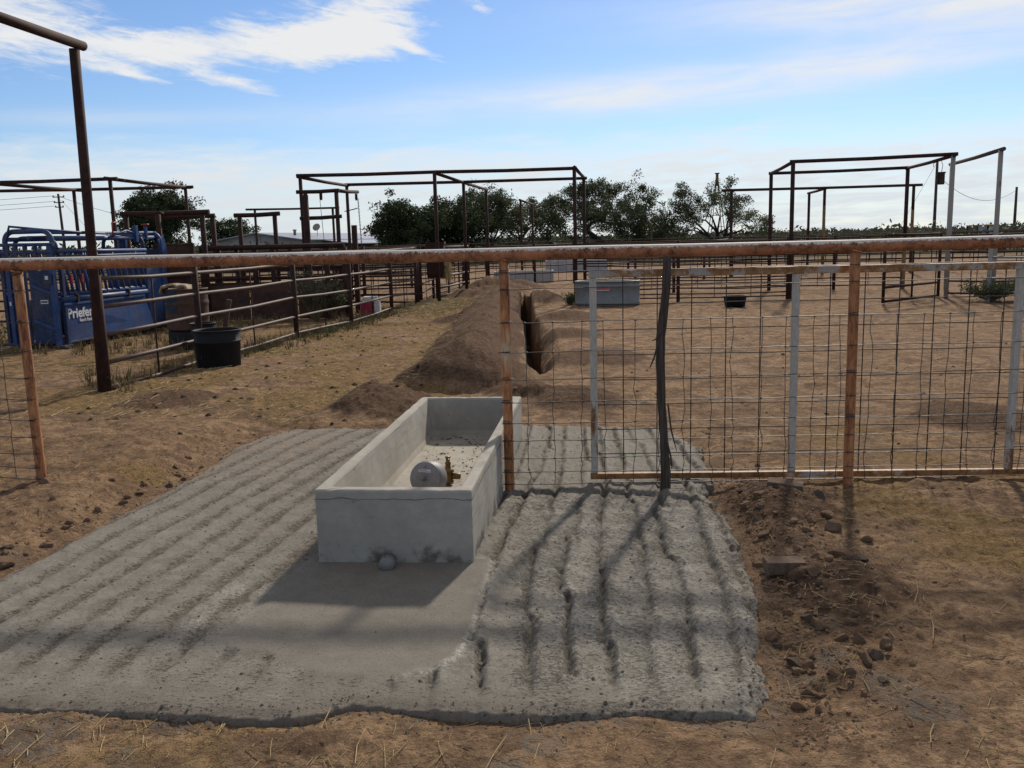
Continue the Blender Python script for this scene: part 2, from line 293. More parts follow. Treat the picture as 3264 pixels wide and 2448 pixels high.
def wood_mat():
    m, nt, b = new_mat('stay_wood'); v = coords(nt)
    mp = N(nt, 'ShaderNodeMapping'); mp.inputs['Scale'].default_value = (60, 60, 4); nt.links.new(v, mp.inputs[0])
    n = NOISE(nt, mp.outputs[0], 1, 6, .65, .4); c = RAMP(nt, n, [(.3, (.020, .014, .011)), (.5, (.062, .045, .036)), (.7, (.115, .088, .072))])
    nt.links.new(c, b.inputs['Base Color']); b.inputs['Roughness'].default_value = .9; bump(nt, b, n, .8, .006)
wood_mat()

def ground_mat():
    m, nt, b = new_mat('dirt'); v = coords(nt)
    at = N(nt, 'ShaderNodeAttribute', attribute_name='mask'); sp = N(nt, 'ShaderNodeSeparateColor'); nt.links.new(at.outputs['Color'], sp.inputs[0])
    dark, hay, conc = sp.outputs; far = at.outputs['Alpha']
    big = NOISE(nt, v, .55, 5, .6); mid = NOISE(nt, v, 3.2, 6, .65, .3); fin = NOISE(nt, v, 26, 6, .7); gr = NOISE(nt, v, 140, 3, .65)
    mm = MA(nt, 'ADD', MA(nt, 'MULTIPLY', mid, .6), MA(nt, 'MULTIPLY', NOISE(nt, v, 8.5, 5, .65, .4), .4))
    base = MIXC(nt, MAPR(nt, mm, .42, .58), (.220, .143, .088, 1), (.450, .300, .178, 1))
    base = MIXC(nt, MAPR(nt, big, .42, .68, 0, .6), base, (.32, .205, .122, 1))
    base = MIXC(nt, MAPR(nt, fin, .34, .54, .8, 0.), base, (.130, .083, .053, 1))
    st_ = N(nt, 'ShaderNodeMapping'); st_.inputs['Scale'].default_value = (3.6, 6.0, 3); st_.inputs['Rotation'].default_value = (0, 0, .25); nt.links.new(v, st_.inputs[0])
    base = MIXC(nt, MAPR(nt, NOISE(nt, st_.outputs[0], 1.0, 6, .7, .6), .50, .60, 0, .7), base, (.145, .092, .059, 1))
    base = MIXC(nt, MAPR(nt, gr, .56, .72, 0, .5), base, (.40, .285, .18, 1))
    sp1 = NOISE(nt, v, 70, 5, .78); sp2 = NOISE(nt, v, 33, 5, .75, .5)
    base = MIXC(nt, MAPR(nt, sp1, .38, .45, .55, 0), base, (.100, .064, .042, 1)); base = MIXC(nt, MAPR(nt, sp2, .35, .41, .5, 0), base, (.115, .074, .048, 1)); base = MIXC(nt, MAPR(nt, sp1, .56, .64, 0, .5), base, (.40, .275, .18, 1))
    hn = MA(nt, 'ADD', MA(nt, 'MULTIPLY', fin, .5), MA(nt, 'MULTIPLY', gr, .5))
    hayc = MIXC(nt, MAPR(nt, hn, .38, .62), (.130, .082, .036, 1), (.37, .245, .105, 1))
    hf = MAPR(nt, MA(nt, 'ADD', hay, MA(nt, 'MULTIPLY', MA(nt, 'SUBTRACT', mid, .5), 1.4)), .25, .75, 0, .85)
    c = MIXC(nt, hf, base, hayc)
    dc = MIXC(nt, MAPR(nt, fin, .35, .65), (.092, .058, .038, 1), (.195, .122, .077, 1))
    df = MAPR(nt, MA(nt, 'ADD', dark, MA(nt, 'MULTIPLY', MA(nt, 'SUBTRACT', mid, .5), .8)), .2, .8)
    c = MIXC(nt, df, c, dc)
    c = MIXC(nt, MA(nt, 'MULTIPLY', conc, MAPR(nt, fin, .38, .62, .1, .75)), c, (.18, .165, .145, 1))
    fc = MIXC(nt, MAPR(nt, NOISE(nt, v, .05, 5, .6), .35, .65), (.045, .052, .028, 1), (.10, .09, .052, 1))
    c = MIXC(nt, far, c, fc)
    nt.links.new(c, b.inputs['Base Color']); b.inputs['Roughness'].default_value = 1; b.inputs['Specular IOR Level'].default_value = .08
    hh = MA(nt, 'ADD', MA(nt, 'MULTIPLY', fin, .7), MA(nt, 'MULTIPLY', gr, .3)); hh = MA(nt, 'ADD', MA(nt, 'ADD', MA(nt, 'MULTIPLY', hh, .45), MA(nt, 'MULTIPLY', sp1, .35)), MA(nt, 'MULTIPLY', mm, 1.3)); bump(nt, b, hh, 1., .05)
ground_mat()
def slab_mat():
    m, nt, b = new_mat('rough_concrete'); v = coords(nt)
    at = N(nt, 'ShaderNodeAttribute', attribute_name='mask'); sp = N(nt, 'ShaderNodeSeparateColor'); nt.links.new(at.outputs['Color'], sp.inputs[0])
    sm, lime, damp = sp.outputs; dirt = at.outputs['Alpha']
    big = NOISE(nt, v, 1.3, 5, .6); mid = NOISE(nt, v, 9, 6, .65); fin = NOISE(nt, v, 48, 6, .7)
    mp = N(nt, 'ShaderNodeMapping'); mp.inputs['Scale'].default_value = (1, 1.7, 1); mp.inputs['Rotation'].default_value = (0, 0, .2); nt.links.new(v, mp.inputs[0])
    pit = NOISE(nt, mp.outputs[0], 46, 4, .62, .4); gr = NOISE(nt, v, 190, 3, .6)
    c = MIXC(nt, MAPR(nt, mid, .33, .67), (.168, .156, .132, 1), (.258, .240, .207, 1))
    c = MIXC(nt, MAPR(nt, big, .38, .68, 0, .5), c, (.235, .212, .178, 1))
    rough = MA(nt, 'SUBTRACT', 1., sm)
    a2 = N(nt, 'ShaderNodeAttribute', attribute_name='zone'); s2 = N(nt, 'ShaderNodeSeparateColor'); nt.links.new(a2.outputs['Color'], s2.inputs[0]); wide, rz_, _b = s2.outputs
    wz = MA(nt, 'MULTIPLY', MA(nt, 'ADD', MA(nt, 'MULTIPLY', wide, .75), MA(nt, 'MULTIPLY', rz_, .5)), MAPR(nt, NOISE(nt, v, 5.2, 4, .6, .6), .34, .6, .35, 1.25), clamp=True)
    thr = MAPR(nt, wz, 0, 1, .335, .50, 'LINEAR')
    old_patch = MAPR(nt, MA(nt, 'ADD', MA(nt, 'MULTIPLY', NOISE(nt, v, 4.2, 4, .6, .6), .7), MA(nt, 'MULTIPLY', damp, .35)), .34, .60, .34, 1.)
    patch = MAPR(nt, wz, 0, .9, .3, 1.)
    pm = MA(nt, 'MULTIPLY', MAPR(nt, MA(nt, 'SUBTRACT', pit, thr), -.025, .02, 1, 0), rough)
    c = MIXC(nt, MA(nt, 'MULTIPLY', pm, .8), c, (.080, .074, .060, 1))
    c = MIXC(nt, MA(nt, 'MULTIPLY', MAPR(nt, fin, .54, .66), MA(nt, 'MULTIPLY', rough, MA(nt, 'MULTIPLY', patch, .5))), c, (.36, .335, .295, 1))
    c = MIXC(nt, MA(nt, 'MULTIPLY', lime, MAPR(nt, fin, .36, .62)), c, (.50, .485, .44, 1))
    c = MIXC(nt, MA(nt, 'MULTIPLY', sm, .55), c, (.205, .186, .155, 1))
    c = MIXC(nt, MA(nt, 'MULTIPLY', damp, MAPR(nt, mid, .3, .65, .35, .95)), c, (.105, .096, .080, 1))
    c = MIXC(nt, MA(nt, 'MULTIPLY', dirt, MAPR(nt, mid, .35, .6, .1, .8)), c, (.25, .175, .115, 1))
    c = MIXC(nt, MAPR(nt, gr, .34, .62, .38, 0.), c, (.10, .092, .076, 1)); c = MIXC(nt, MAPR(nt, NOISE(nt, v, 85, 4, .7), .40, .47, .45, 0), c, (.115, .105, .086, 1))
    nt.links.new(c, b.inputs['Base Color']); b.inputs['Roughness'].default_value = .92; b.inputs['Specular IOR Level'].default_value = .2
    hh = MA(nt, 'ADD', MA(nt, 'MULTIPLY', MA(nt, 'SUBTRACT', MA(nt, 'MULTIPLY', fin, MA(nt, 'MULTIPLY', patch, .9)), pm), rough), MA(nt, 'MULTIPLY', gr, .10)); bump(nt, b, hh, .9, .013)
slab_mat()
def trough_mat():
    m, nt, b = new_mat('trough_concrete'); v = coords(nt)
    big = NOISE(nt, v, 2.2, 5, .6, .4); mid = NOISE(nt, v, 14, 6, .62); gr = NOISE(nt, v, 120, 3, .6)
    vo = N(nt, 'ShaderNodeTexVoronoi'); vo.inputs['Scale'].default_value = 15; nt.links.new(v, vo.inputs['Vector'])
    sp = N(nt, 'ShaderNodeSeparateXYZ'); nt.links.new(v, sp.inputs[0])
    c = MIXC(nt, MAPR(nt, big, .35, .65), (.33, .307, .262, 1), (.42, .395, .345, 1))
    c = MIXC(nt, MAPR(nt, mid, .3, .7, .0, .35), c, (.24, .228, .198, 1))
    holes = MA(nt, 'MULTIPLY', MAPR(nt, vo.outputs['Distance'], .04, .11, 1, 0), MAPR(nt, mid, .5, .58))
    c = MIXC(nt, MA(nt, 'MULTIPLY', holes, .85), c, (.05, .045, .04, 1))
    # mud stain low on the outside
    st = MA(nt, 'MULTIPLY', MAPR(nt, MA(nt, 'ADD', sp.outputs[2], MA(nt, 'MULTIPLY', MA(nt, 'SUBTRACT', mid, .5), -.22)), .10, .02), MAPR(nt, NOISE(nt, v, 5.5, 4, .6), .44, .58))
    c = MIXC(nt, MA(nt, 'MULTIPLY', st, .85), c, (.075, .058, .044, 1))
    c = MIXC(nt, MAPR(nt, gr, .35, .7, 0, .15), c, (.2, .19, .17, 1))
    nt.links.new(c, b.inputs['Base Color']); b.inputs['Roughness'].default_value = .88; b.inputs['Specular IOR Level'].default_value = .25
    bump(nt, b, MA(nt, 'SUBTRACT', MA(nt, 'ADD', MA(nt, 'MULTIPLY', mid, .6), MA(nt, 'MULTIPLY', gr, .2)), holes), .35, .005)
trough_mat()
simple('mortar_line', (.17, .155, .135), .95, 0, .4, 30, .5, .004, (.10, .09, .078), .1)

# ------------------------------------------------------------------ mesh helpers
class MB:
    def __init__(s): s.v = []; s.f = []; s.smooth = []
    def _add(s, vs, fs, sm=False):
        o = len(s.v); s.v += [tuple(p) for p in vs]; s.f += [tuple(i + o for i in f) for f in fs]; s.smooth += [sm] * len(fs); return s
    def box(s, c, size, rot=None, taper=1.):
        hx, hy, hz = [q / 2 for q in size]; M = (rot if isinstance(rot, Matrix) else Euler(rot or (0, 0, 0)).to_matrix()); c = Vector(c)
        P = []
        for z in (-hz, hz):
            k = taper if z > 0 else 1
            for x, y in ((-hx, -hy), (hx, -hy), (hx, hy), (-hx, hy)): P.append(c + M @ Vector((x * k, y * k, z)))
        return s._add(P, [(3, 2, 1, 0), (4, 5, 6, 7), (0, 1, 5, 4), (1, 2, 6, 5), (2, 3, 7, 6), (3, 0, 4, 7)])
    def bbox(s, c, size, rot=None, b=.01):
        """box with chamfered vertical and horizontal edges"""
        import bmesh
        bm = bmesh.new(); bmesh.ops.create_cube(bm, size=1)
        for v in bm.verts: v.co = Vector((v.co.x * size[0], v.co.y * size[1], v.co.z * size[2]))
        bmesh.ops.bevel(bm, geom=bm.edges[:], offset=b, segments=2, affect='EDGES', profile=.6)
        M = Euler(rot or (0, 0, 0)).to_matrix(); bm.verts.index_update()
        s._add([Vector(c) + M @ v.co for v in bm.verts], [[v.index for v in f.verts] for f in bm.faces]); bm.free(); return s
    def tube(s, pts, r, n=8, caps=True, closed=False):
        pts = [Vector(p) for p in pts]; m = len(pts); rr = r if isinstance(r, (list, tuple)) else [r] * m
        vs = []; fs = []; up = None
        for i, p in enumerate(pts):
            if closed: t = (pts[(i + 1) % m] - pts[i - 1]).normalized()
            else: t = ((pts[min(i + 1, m - 1)] - pts[max(i - 1, 0)])).normalized()
            if up is None: up = Vector((0, 0, 1)) if abs(t.z) < .9 else Vector((1, 0, 0))
            a = up.cross(t); a = (a if a.length > 1e-6 else Vector((1, 0, 0))).normalized(); b = t.cross(a).normalized(); up = b
            for k in range(n):
                an = 2 * math.pi * k / n; vs.append(p + (a * math.cos(an) + b * math.sin(an)) * rr[i])
        for i in range(m if closed else m - 1):
            j = (i + 1) % m
            for k in range(n): fs.append((i * n + k, i * n + (k + 1) % n, j * n + (k + 1) % n, j * n + k))
        s._add(vs, fs, True)
        if caps and not closed:
            o = len(s.v) - len(vs); s.f.append(tuple(o + k for k in reversed(range(n)))); s.f.append(tuple(o + (m - 1) * n + k for k in range(n))); s.smooth += [False, False]
        return s
    def lathe(s, prof, n=28, M=None, sx=1., sy=1.):
        vs = []; fs = []; M = M or Matrix.Identity(4)
        for (r, z) in prof:
            for k in range(n):
                a = 2 * math.pi * k / n; vs.append(M @ Vector((r * sx * math.cos(a), r * sy * math.sin(a), z)))
        for i in range(len(prof) - 1):
            for k in range(n): fs.append((i * n + k, i * n + (k + 1) % n, (i + 1) * n + (k + 1) % n, (i + 1) * n + k))
        return s._add(vs, fs, True)
    def stadium(s, prof, L, W, n=10, M=None):
        """lofted oval: prof = (offset outwards, z)"""
        vs = []; fs = []; M = M or Matrix.Identity(4); r0 = W / 2; hl = L / 2 - r0; cnt = 2 * (n + 1)
        for (o, z) in prof:
            for side in (1, -1):
                for k in range(n + 1):
                    a = -math.pi / 2 + math.pi * k / n
                    vs.append(M @ Vector((side * (hl + (r0 + o) * math.cos(a)), side * (r0 + o) * math.sin(a), z)))
        for i in range(len(prof) - 1):
            for k in range(cnt): fs.append((i * cnt + k, i * cnt + (k + 1) % cnt, (i + 1) * cnt + (k + 1) % cnt, (i + 1) * cnt + k))
        return s._add(vs, fs, True)
    def poly(s, pts, th, nrm_):
        """flat plate from an outline, given thickness along nrm_"""
        d = Vector(nrm_).normalized() * th; n = len(pts); P = [Vector(p) for p in pts]
        fs = [tuple(range(n)), tuple(reversed(range(n, 2 * n)))] + [((i + 1) % n, i, n + i, n + (i + 1) % n) for i in range(n)]
        return s._add(P + [p - d for p in P], fs)
    def build(s, name, mat, parent=None, loc=None):
        me = bpy.data.meshes.new(name); me.from_pydata(s.v, [], s.f); me.polygons.foreach_set('use_smooth', s.smooth)
        me.materials.append(MATS[mat]); o = bpy.data.objects.new(name, me); col.objects.link(o)
        if parent: o.parent = parent
        if loc is not None: o.location = loc
        return o
def np_mesh(name, V, F, mat, smooth=False, parent=None):
    V = np.asarray(V, np.float32); F = np.asarray(F, np.int32); k = F.shape[1]
    me = bpy.data.meshes.new(name); me.vertices.add(len(V)); me.vertices.foreach_set('co', V.ravel())
    me.loops.add(F.size); me.loops.foreach_set('vertex_index', F.ravel()); me.polygons.add(len(F))
    me.polygons.foreach_set('loop_start', np.arange(0, F.size, k, dtype=np.int32))
    me.polygons.foreach_set('use_smooth', np.full(len(F), smooth)); me.update(calc_edges=True)
    me.materials.append(MATS[mat]); o = bpy.data.objects.new(name, me); col.objects.link(o)
    if parent: o.parent = parent
    return o
def tag(o, label, cat, group=None, kind=None):
    o['label'] = label; o['category'] = cat
    if group: o['group'] = group
    if kind: o['kind'] = kind
    return o
def thing(name, label, cat, loc=(0, 0, 0), rz=0, group=None):
    o = bpy.data.objects.new(name, None); o.empty_display_size = .1; col.objects.link(o); o.location = loc; o.rotation_euler = (0, 0, rz)
    return tag(o, label, cat, group)
def struct(o): o['kind'] = 'structure'; return o
def stuff(o, label, cat): o['kind'] = 'stuff'; o['label'] = label; o['category'] = cat; return o
rnd = random.Random(7); rng = np.random.default_rng(11)

# ------------------------------------------------------------------ ground sheet
def build_ground():
    a_d = np.concatenate([np.linspace(-41, -.6, 312), np.linspace(-.5, 4.2, 110), np.linspace(4.3, 41, 284)]); a_c = np.concatenate([np.linspace(43, 180, 46), np.linspace(180, 317, 46)[1:]])
    ang = np.radians(np.concatenate([a_d, a_c])); na = len(ang)
    rad = np.concatenate([[.35, .8, 1.3], np.exp(np.linspace(math.log(1.75), math.log(9), 330)), np.exp(np.linspace(math.log(9.08), math.log(70), 235)), np.exp(np.linspace(math.log(73), math.log(9000), 42))]); nr = len(rad)
    A, Rr = np.meshgrid(ang, rad); X = Rr * np.sin(A); Y = Rr * np.cos(A)
    h, dark, hay, conc = masks_height(X.ravel(), Y.ravel())
    V = np.stack([X.ravel(), Y.ravel(), h], 1)
    i = np.arange(nr - 1)[:, None] * na; k = np.arange(na)[None, :]; k2 = (k + 1) % na
    F = np.stack([i + k, i + na + k, i + na + k2, i + k2], -1).reshape(-1, 4)[:, ::-1]
    V = np.vstack([V, [[0, 0, h[0]]]])
    o = np_mesh('ground', V, F, 'dirt', True)
    me = o.data; ca = me.color_attributes.new('mask', 'FLOAT_COLOR', 'POINT')
    far = sst(np.hypot(X, Y).ravel() + 14 * fbm(X.ravel() * .03, Y.ravel() * .03, 3, 7), 44, 68)
    C = np.stack([dark, hay, conc, far], 1); C = np.vstack([C, [[0, 0, 0, 0]]])
    ca.data.foreach_set('color', C.astype(np.float32).ravel()); struct(o); return o
build_ground()

# ------------------------------------------------------------------ poured concrete apron
def slab_height(x, y):
    LY = [2.6, 3.59, 4., 4.58, 5.25, 6.12, 7.23, 7.6]; LX = [-2.36, -2.22, -2.12, -2.03, -1.91, -1.68, -1.35, -1.2]
    cl = (x - np.interp(y, LY, LX)) / .19
    r1 = np.interp(y, [2.6, 3.29, 3.87, 4.73, 5.93, 7.04, 7.4], [-.16, -.15, -.12, -.01, .19, .27, .3]); r4 = np.interp(y, [2.6, 2.88, 3.45, 4.5, 5.39, 6.86, 7.4], [.72, .75, .84, .95, 1.04, 1.07, 1.08])
    cr = (x - r1) / (r4 - r1) * 6
    left = x < -.5
    c = np.where(left, cl, cr) + .16 * fbm(x * 2.2, y * 1.4, 3, 101) + .05 * fbm(x * 9, y * 5, 2, 102)
    gi = np.floor(c + .5); hs = lambda a, b, k: _h(np.asarray(a), np.asarray(b), k) / 4294967296.
    bl_ = np.floor(y / np.where(left, .6, .75) + 3 * hs(gi, gi * 0, 5) + .12 * perlin(x * 6, y * 6, 7)); dl = c - gi - (hs(gi, bl_, 9) - .5) * np.where(left, .10, .50)
    # each rake stroke: long flat rise then a broken drop
    stren = np.where(left, .75 + .4 * hs(gi, bl_, 21), .4 + .95 * hs(gi, bl_, 21))
    gw = np.where(left, .13, .06) + .07 * np.clip(fbm(x * 9, y * 5, 3, 113) + .35, 0, 1); dl = dl + .07 * fbm(x * 14, y * 9, 3, 115); grv = np.exp(-(dl / gw) ** 2); burr = np.exp(-((dl - .24) / .11) ** 2)
    ssd = poly_sd(x, y, SMOOTH); smooth = sst(ssd, .03, -.015)
    front = sst(y, 3.22, 2.98) * sst(x, -.2, -.9) + sst(y, 2.98, 2.84)
    front = np.clip(front, 0, 1)
    rough = (1 - smooth) * (1 - .85 * front)
    amp = np.where(left, .0085, .021)
    z = rough * stren * (amp * .55 * burr - amp * 1.35 * grv * (.45 + .9 * np.clip(fbm(x * 16, y * 9, 3, 106) + .3, 0, 1)))
    z = z + rough * (np.where(left, .0018, .0040) * fbm(x * 30, y * 22, 3, 107, .65) - np.where(left, .5, 1.) * .018 * np.clip(fbm(x * 24, y * 15, 2, 111) - .22, 0, 1) + grv * .008 * fbm(x * 38, y * 30, 2, 114)) + .012 * fbm(x * 1.1, y * 1.1, 2, 108) + .002 * fbm(x * 9, y * 9, 2, 109)
    joint = np.interp(x, [-.1, .04, .4, .68, .89, 1.14, 1.4], [5.33, 5.32, 5.34, 5.27, 5.2, 5.03, 4.95]) + .02 * fbm(x * 5, x * 0, 2, 110)
    bk = sst(y, joint - .012, joint + .015) * (x > -.15)
    z = z + .020 * bk - .006 * (1 - bk) * sst(joint - y, .25, 0) * (x > -.15)
    lip = np.exp(-((ssd - .012) / .02) ** 2) * sst(x, -.55, -.3)
    z = z + .006 * lip * (1 + 1.5 * fbm(x * 20, y * 20, 2, 112)) + .006 * smooth
    rise = .02 * sst(y, 5, 7.2)
    return z + rise, smooth, lip, front, grv * rough * np.clip(stren, 0, 1), bk, np.exp(-(dl / .26) ** 2) * rough * np.clip(stren * 1.2, 0, 1)
def build_slab():
    xs = np.arange(-3.7, 1.5, .0075); ys = np.arange(2.6, 7.55, .0125); X, Y = np.meshgrid(xs, ys); x = X.ravel(); y = Y.ravel()
    s = slab_sd(x, y); z, sm, lip, front, grv, bk, wide = slab_height(x, y)
    rgt = sst(x, .6, .9); s2 = s + (.004 + .011 * rgt) * fbm(x * 40, y * 40, 2, 120)
    z = z - (.012 + .022 * rgt) * sst(s2, -.10, -.008) ** 2 - .13 * sst(s2, -.010, .010)
    fx = .006 * fbm(x * 35, y * 35, 2, 121); V = np.stack([x + fx * sst(s, -.05, 0), y - fx * sst(s, -.05, 0), z], 1)
    ny, nx = X.shape; i = np.arange(ny - 1)[:, None] * nx; k = np.arange(nx - 1)[None, :]
    F = np.stack([i + k, i + k + 1, i + nx + k + 1, i + nx + k], -1).reshape(-1, 4)
    keep = (s2[F] < .014).all(1); F = F[keep]
    used = np.unique(F); mp = np.full(len(V), -1); mp[used] = np.arange(len(used)); V = V[used]; F = mp[F]
    o = np_mesh('concrete_apron', V, F, 'rough_concrete', True); ca = o.data.color_attributes.new('mask', 'FLOAT_COLOR', 'POINT')
    lime = np.clip(lip * np.clip(1.2 + 1.4 * fbm(x * 8, y * 8, 3, 134), 0, 1.3) + sst(x, -.1, .25) * (1 - bk) * np.clip(.5 + .9 * fbm(x * 2.4, y * 2.0, 4, 130), 0, 1) * .5 * (1 - sm) + sst(x, -1.0, -1.2) * sst(x, -1.5, -1.25) * sst(y, 3.2, 3.4) * sst(y, 4.1, 3.8) * np.clip(.2 + fbm(x * 7, y * 4, 3, 133), 0, 1), 0, 1) * (1 - front * .6)
    damp = np.clip(sst(y, 3.1, 2.8) * sst(x, .5, -.2) * np.clip(.45 + 1.1 * fbm(x * 2.2, y * 5, 3, 131), 0, 1) + .75 * grv, 0, 1)
    dirt = np.clip(sst(x, -1.0, -1.7) * sst(y, 5.2, 6.9) * (.5 + fbm(x * 3, y * 3, 3, 132)) + .35 * grv * (x < -.5) + sst(s, -.12, 0) * .4, 0, 1)
    C = np.stack([np.maximum(sm, bk * .55), lime, damp, dirt], 1)[used]; ca.data.foreach_set('color', C.astype(np.float32).ravel()); struct(o)
    cz = o.data.color_attributes.new('zone', 'FLOAT_COLOR', 'POINT'); rz = np.clip(sst(x, -.15, .1) * (1 - .75 * bk) + .35 * sst(x, -.6, -1.0) * sst(x, -1.7, -1.2) + .3 * front, 0, 1)
    cz.data.foreach_set('color', np.stack([wide, rz, wide * 0, wide * 0 + 1], 1)[used].astype(np.float32).ravel())
build_slab()
def slab_z(x, y):
    return float(slab_height(np.array([float(x)]), np.array([float(y)]))[0][0])
def gz(x, y):
    if slab_sd(np.array([float(x)]), np.array([float(y)]))[0] < -.02: return slab_z(x, y)
    return hgt(x, y)

#@@OBJECTS
# ------------------------------------------------------------------ water trough
def build_trough():
    W, L, Hh, t = .775, 2.57, .372, .062
    zc = slab_z(-.5, 4.0) - .004
    T = thing('water_trough', 'long pale concrete water trough standing on the rough concrete apron', 'trough', (-.455, 5.42, zc), R(-6.2))
    b = MB()
    def ring(w, l, z, rad, n=3):
        P = []
        for sx, sy, a0 in ((1, -1, -90), (1, 1, 0), (-1, 1, 90), (-1, -1, 180)):
            for k in range(n + 1):
                a = R(a0 + 90 * k / n); P.append((sx * (w / 2 - rad) + rad * math.cos(a), sy * (l / 2 - rad) + rad * math.sin(a), z))
        return P
    rings = [ring(W + .004, L + .004, -.04, .012), ring(W, L, .02, .012), ring(W, L, Hh - .012, .012), ring(W - .006, L - .006, Hh - .003, .012), ring(W - .018, L - .018, Hh, .01), ring(W - 2 * t + .016, L - 2 * t + .016, Hh, .012),
             ring(W - 2 * t, L - 2 * t, Hh - .010, .012), ring(W - 2 * t - .075, L - 2 * t - .06, .13, .03), ring(W - 2 * t - .11, L - 2 * t - .10, .095, .05), ring(W - 2 * t - .24, L - 2 * t - .24, .088, .05)]
    vs = []; fs = []; n = len(rings[0])
    # subdivide along length so that edges can be uneven
    for r_ in rings: vs += r_
    for i in range(len(rings) - 1):
        for k in range(n): fs.append((i * n + k, i * n + (k + 1) % n, (i + 1) * n + (k + 1) % n, (i + 1) * n + k))
    fs.append(tuple((len(rings) - 1) * n + k for k in range(n)))
    b._add(vs, fs, False); o = b.build('basin', 'trough_concrete', T)
    import bmesh
    bm = bmesh.new(); bm.from_mesh(o.data)
    es = [e for e in bm.edges if e.calc_length() > .12]
    bmesh.ops.subdivide_edges(bm, edges=es, cuts=22, use_grid_fill=True)
    for v in bm.verts:
        p = v.co; k = .0022 * (perlin(p.x * 9 + 3, p.y * 9 + p.z * 7, 3)) + (.010 if p.z > Hh - .02 else .0035) * min(0, perlin(p.x * 31 + p.z * 40, p.y * 31, 4) + .25)
        d = Vector((p.x / W, p.y / L, .3 if p.z > Hh - .02 else 0)); v.co += d * float(k) * (2.2 if p.z > .2 else 1)
    bm.to_mesh(o.data); bm.free()
    # form line of the rim, run round the outside 32 mm below the top
    for nm, p0, p1 in (('form_line', (-W / 2, -L / 2), (W / 2, -L / 2)), ('form_line', (W / 2, -L / 2), (W / 2, L / 2))):
        pts = []
        for i in range(40):
            f = i / 39; x = p0[0] + (p1[0] - p0[0]) * f; y = p0[1] + (p1[1] - p0[1]) * f
            pts.append((x, y, Hh - .046 + .006 * float(perlin(f * 9, .3, 8)) + .004 * float(perlin(f * 40, .3, 8))))
        MB().tube(pts, .0017, 5).build(nm, 'mortar_line', T)
    # capped drain stub low in the front end
    d = MB(); M = Matrix.Translation((-.02, -L / 2 - .005, .028)) @ Matrix.Rotation(R(90), 4, 'X')
    d.lathe([(.026, -.03), (.026, .05), (.036, .05), (.038, .055), (.038, .085), (.034, .093), (.022, .101), (0, .104)], 24, M)
    c = d.build('drain_cap', 'pvc_grey', T)
    d = MB(); d.lathe([(.0392, .058), (.0405, .061), (.0405, .068), (.0392, .071)], 24, M); d.build('rim', 'pvc_grey', c)
    # leaf litter on the trough floor is left to crumbs
    V = []; F = []
    for i in range(230):
        x = rnd.uniform(-.22, .22); y = rnd.uniform(-.9, 1.12)
        if y < .1 and rnd.random() < .45: continue
        r_ = rnd.uniform(.003, .010); k = len(V); a = rnd.random() * 6
        for q in range(5): V.append((x + r_ * math.cos(a + q * 1.256) * rnd.uniform(.6, 1.3), y + r_ * math.sin(a + q * 1.256) * rnd.uniform(.6, 1.5), .0905))
        V.append((x, y, .0905 + r_ * .5)); F += [(k + q, k + (q + 1) % 5, k + 5) for q in range(5)]
    o = np_mesh('mud_crumbs', V, F, 'manure', False, T); o['kind'] = 'stuff'
    return T
TRO = build_trough()
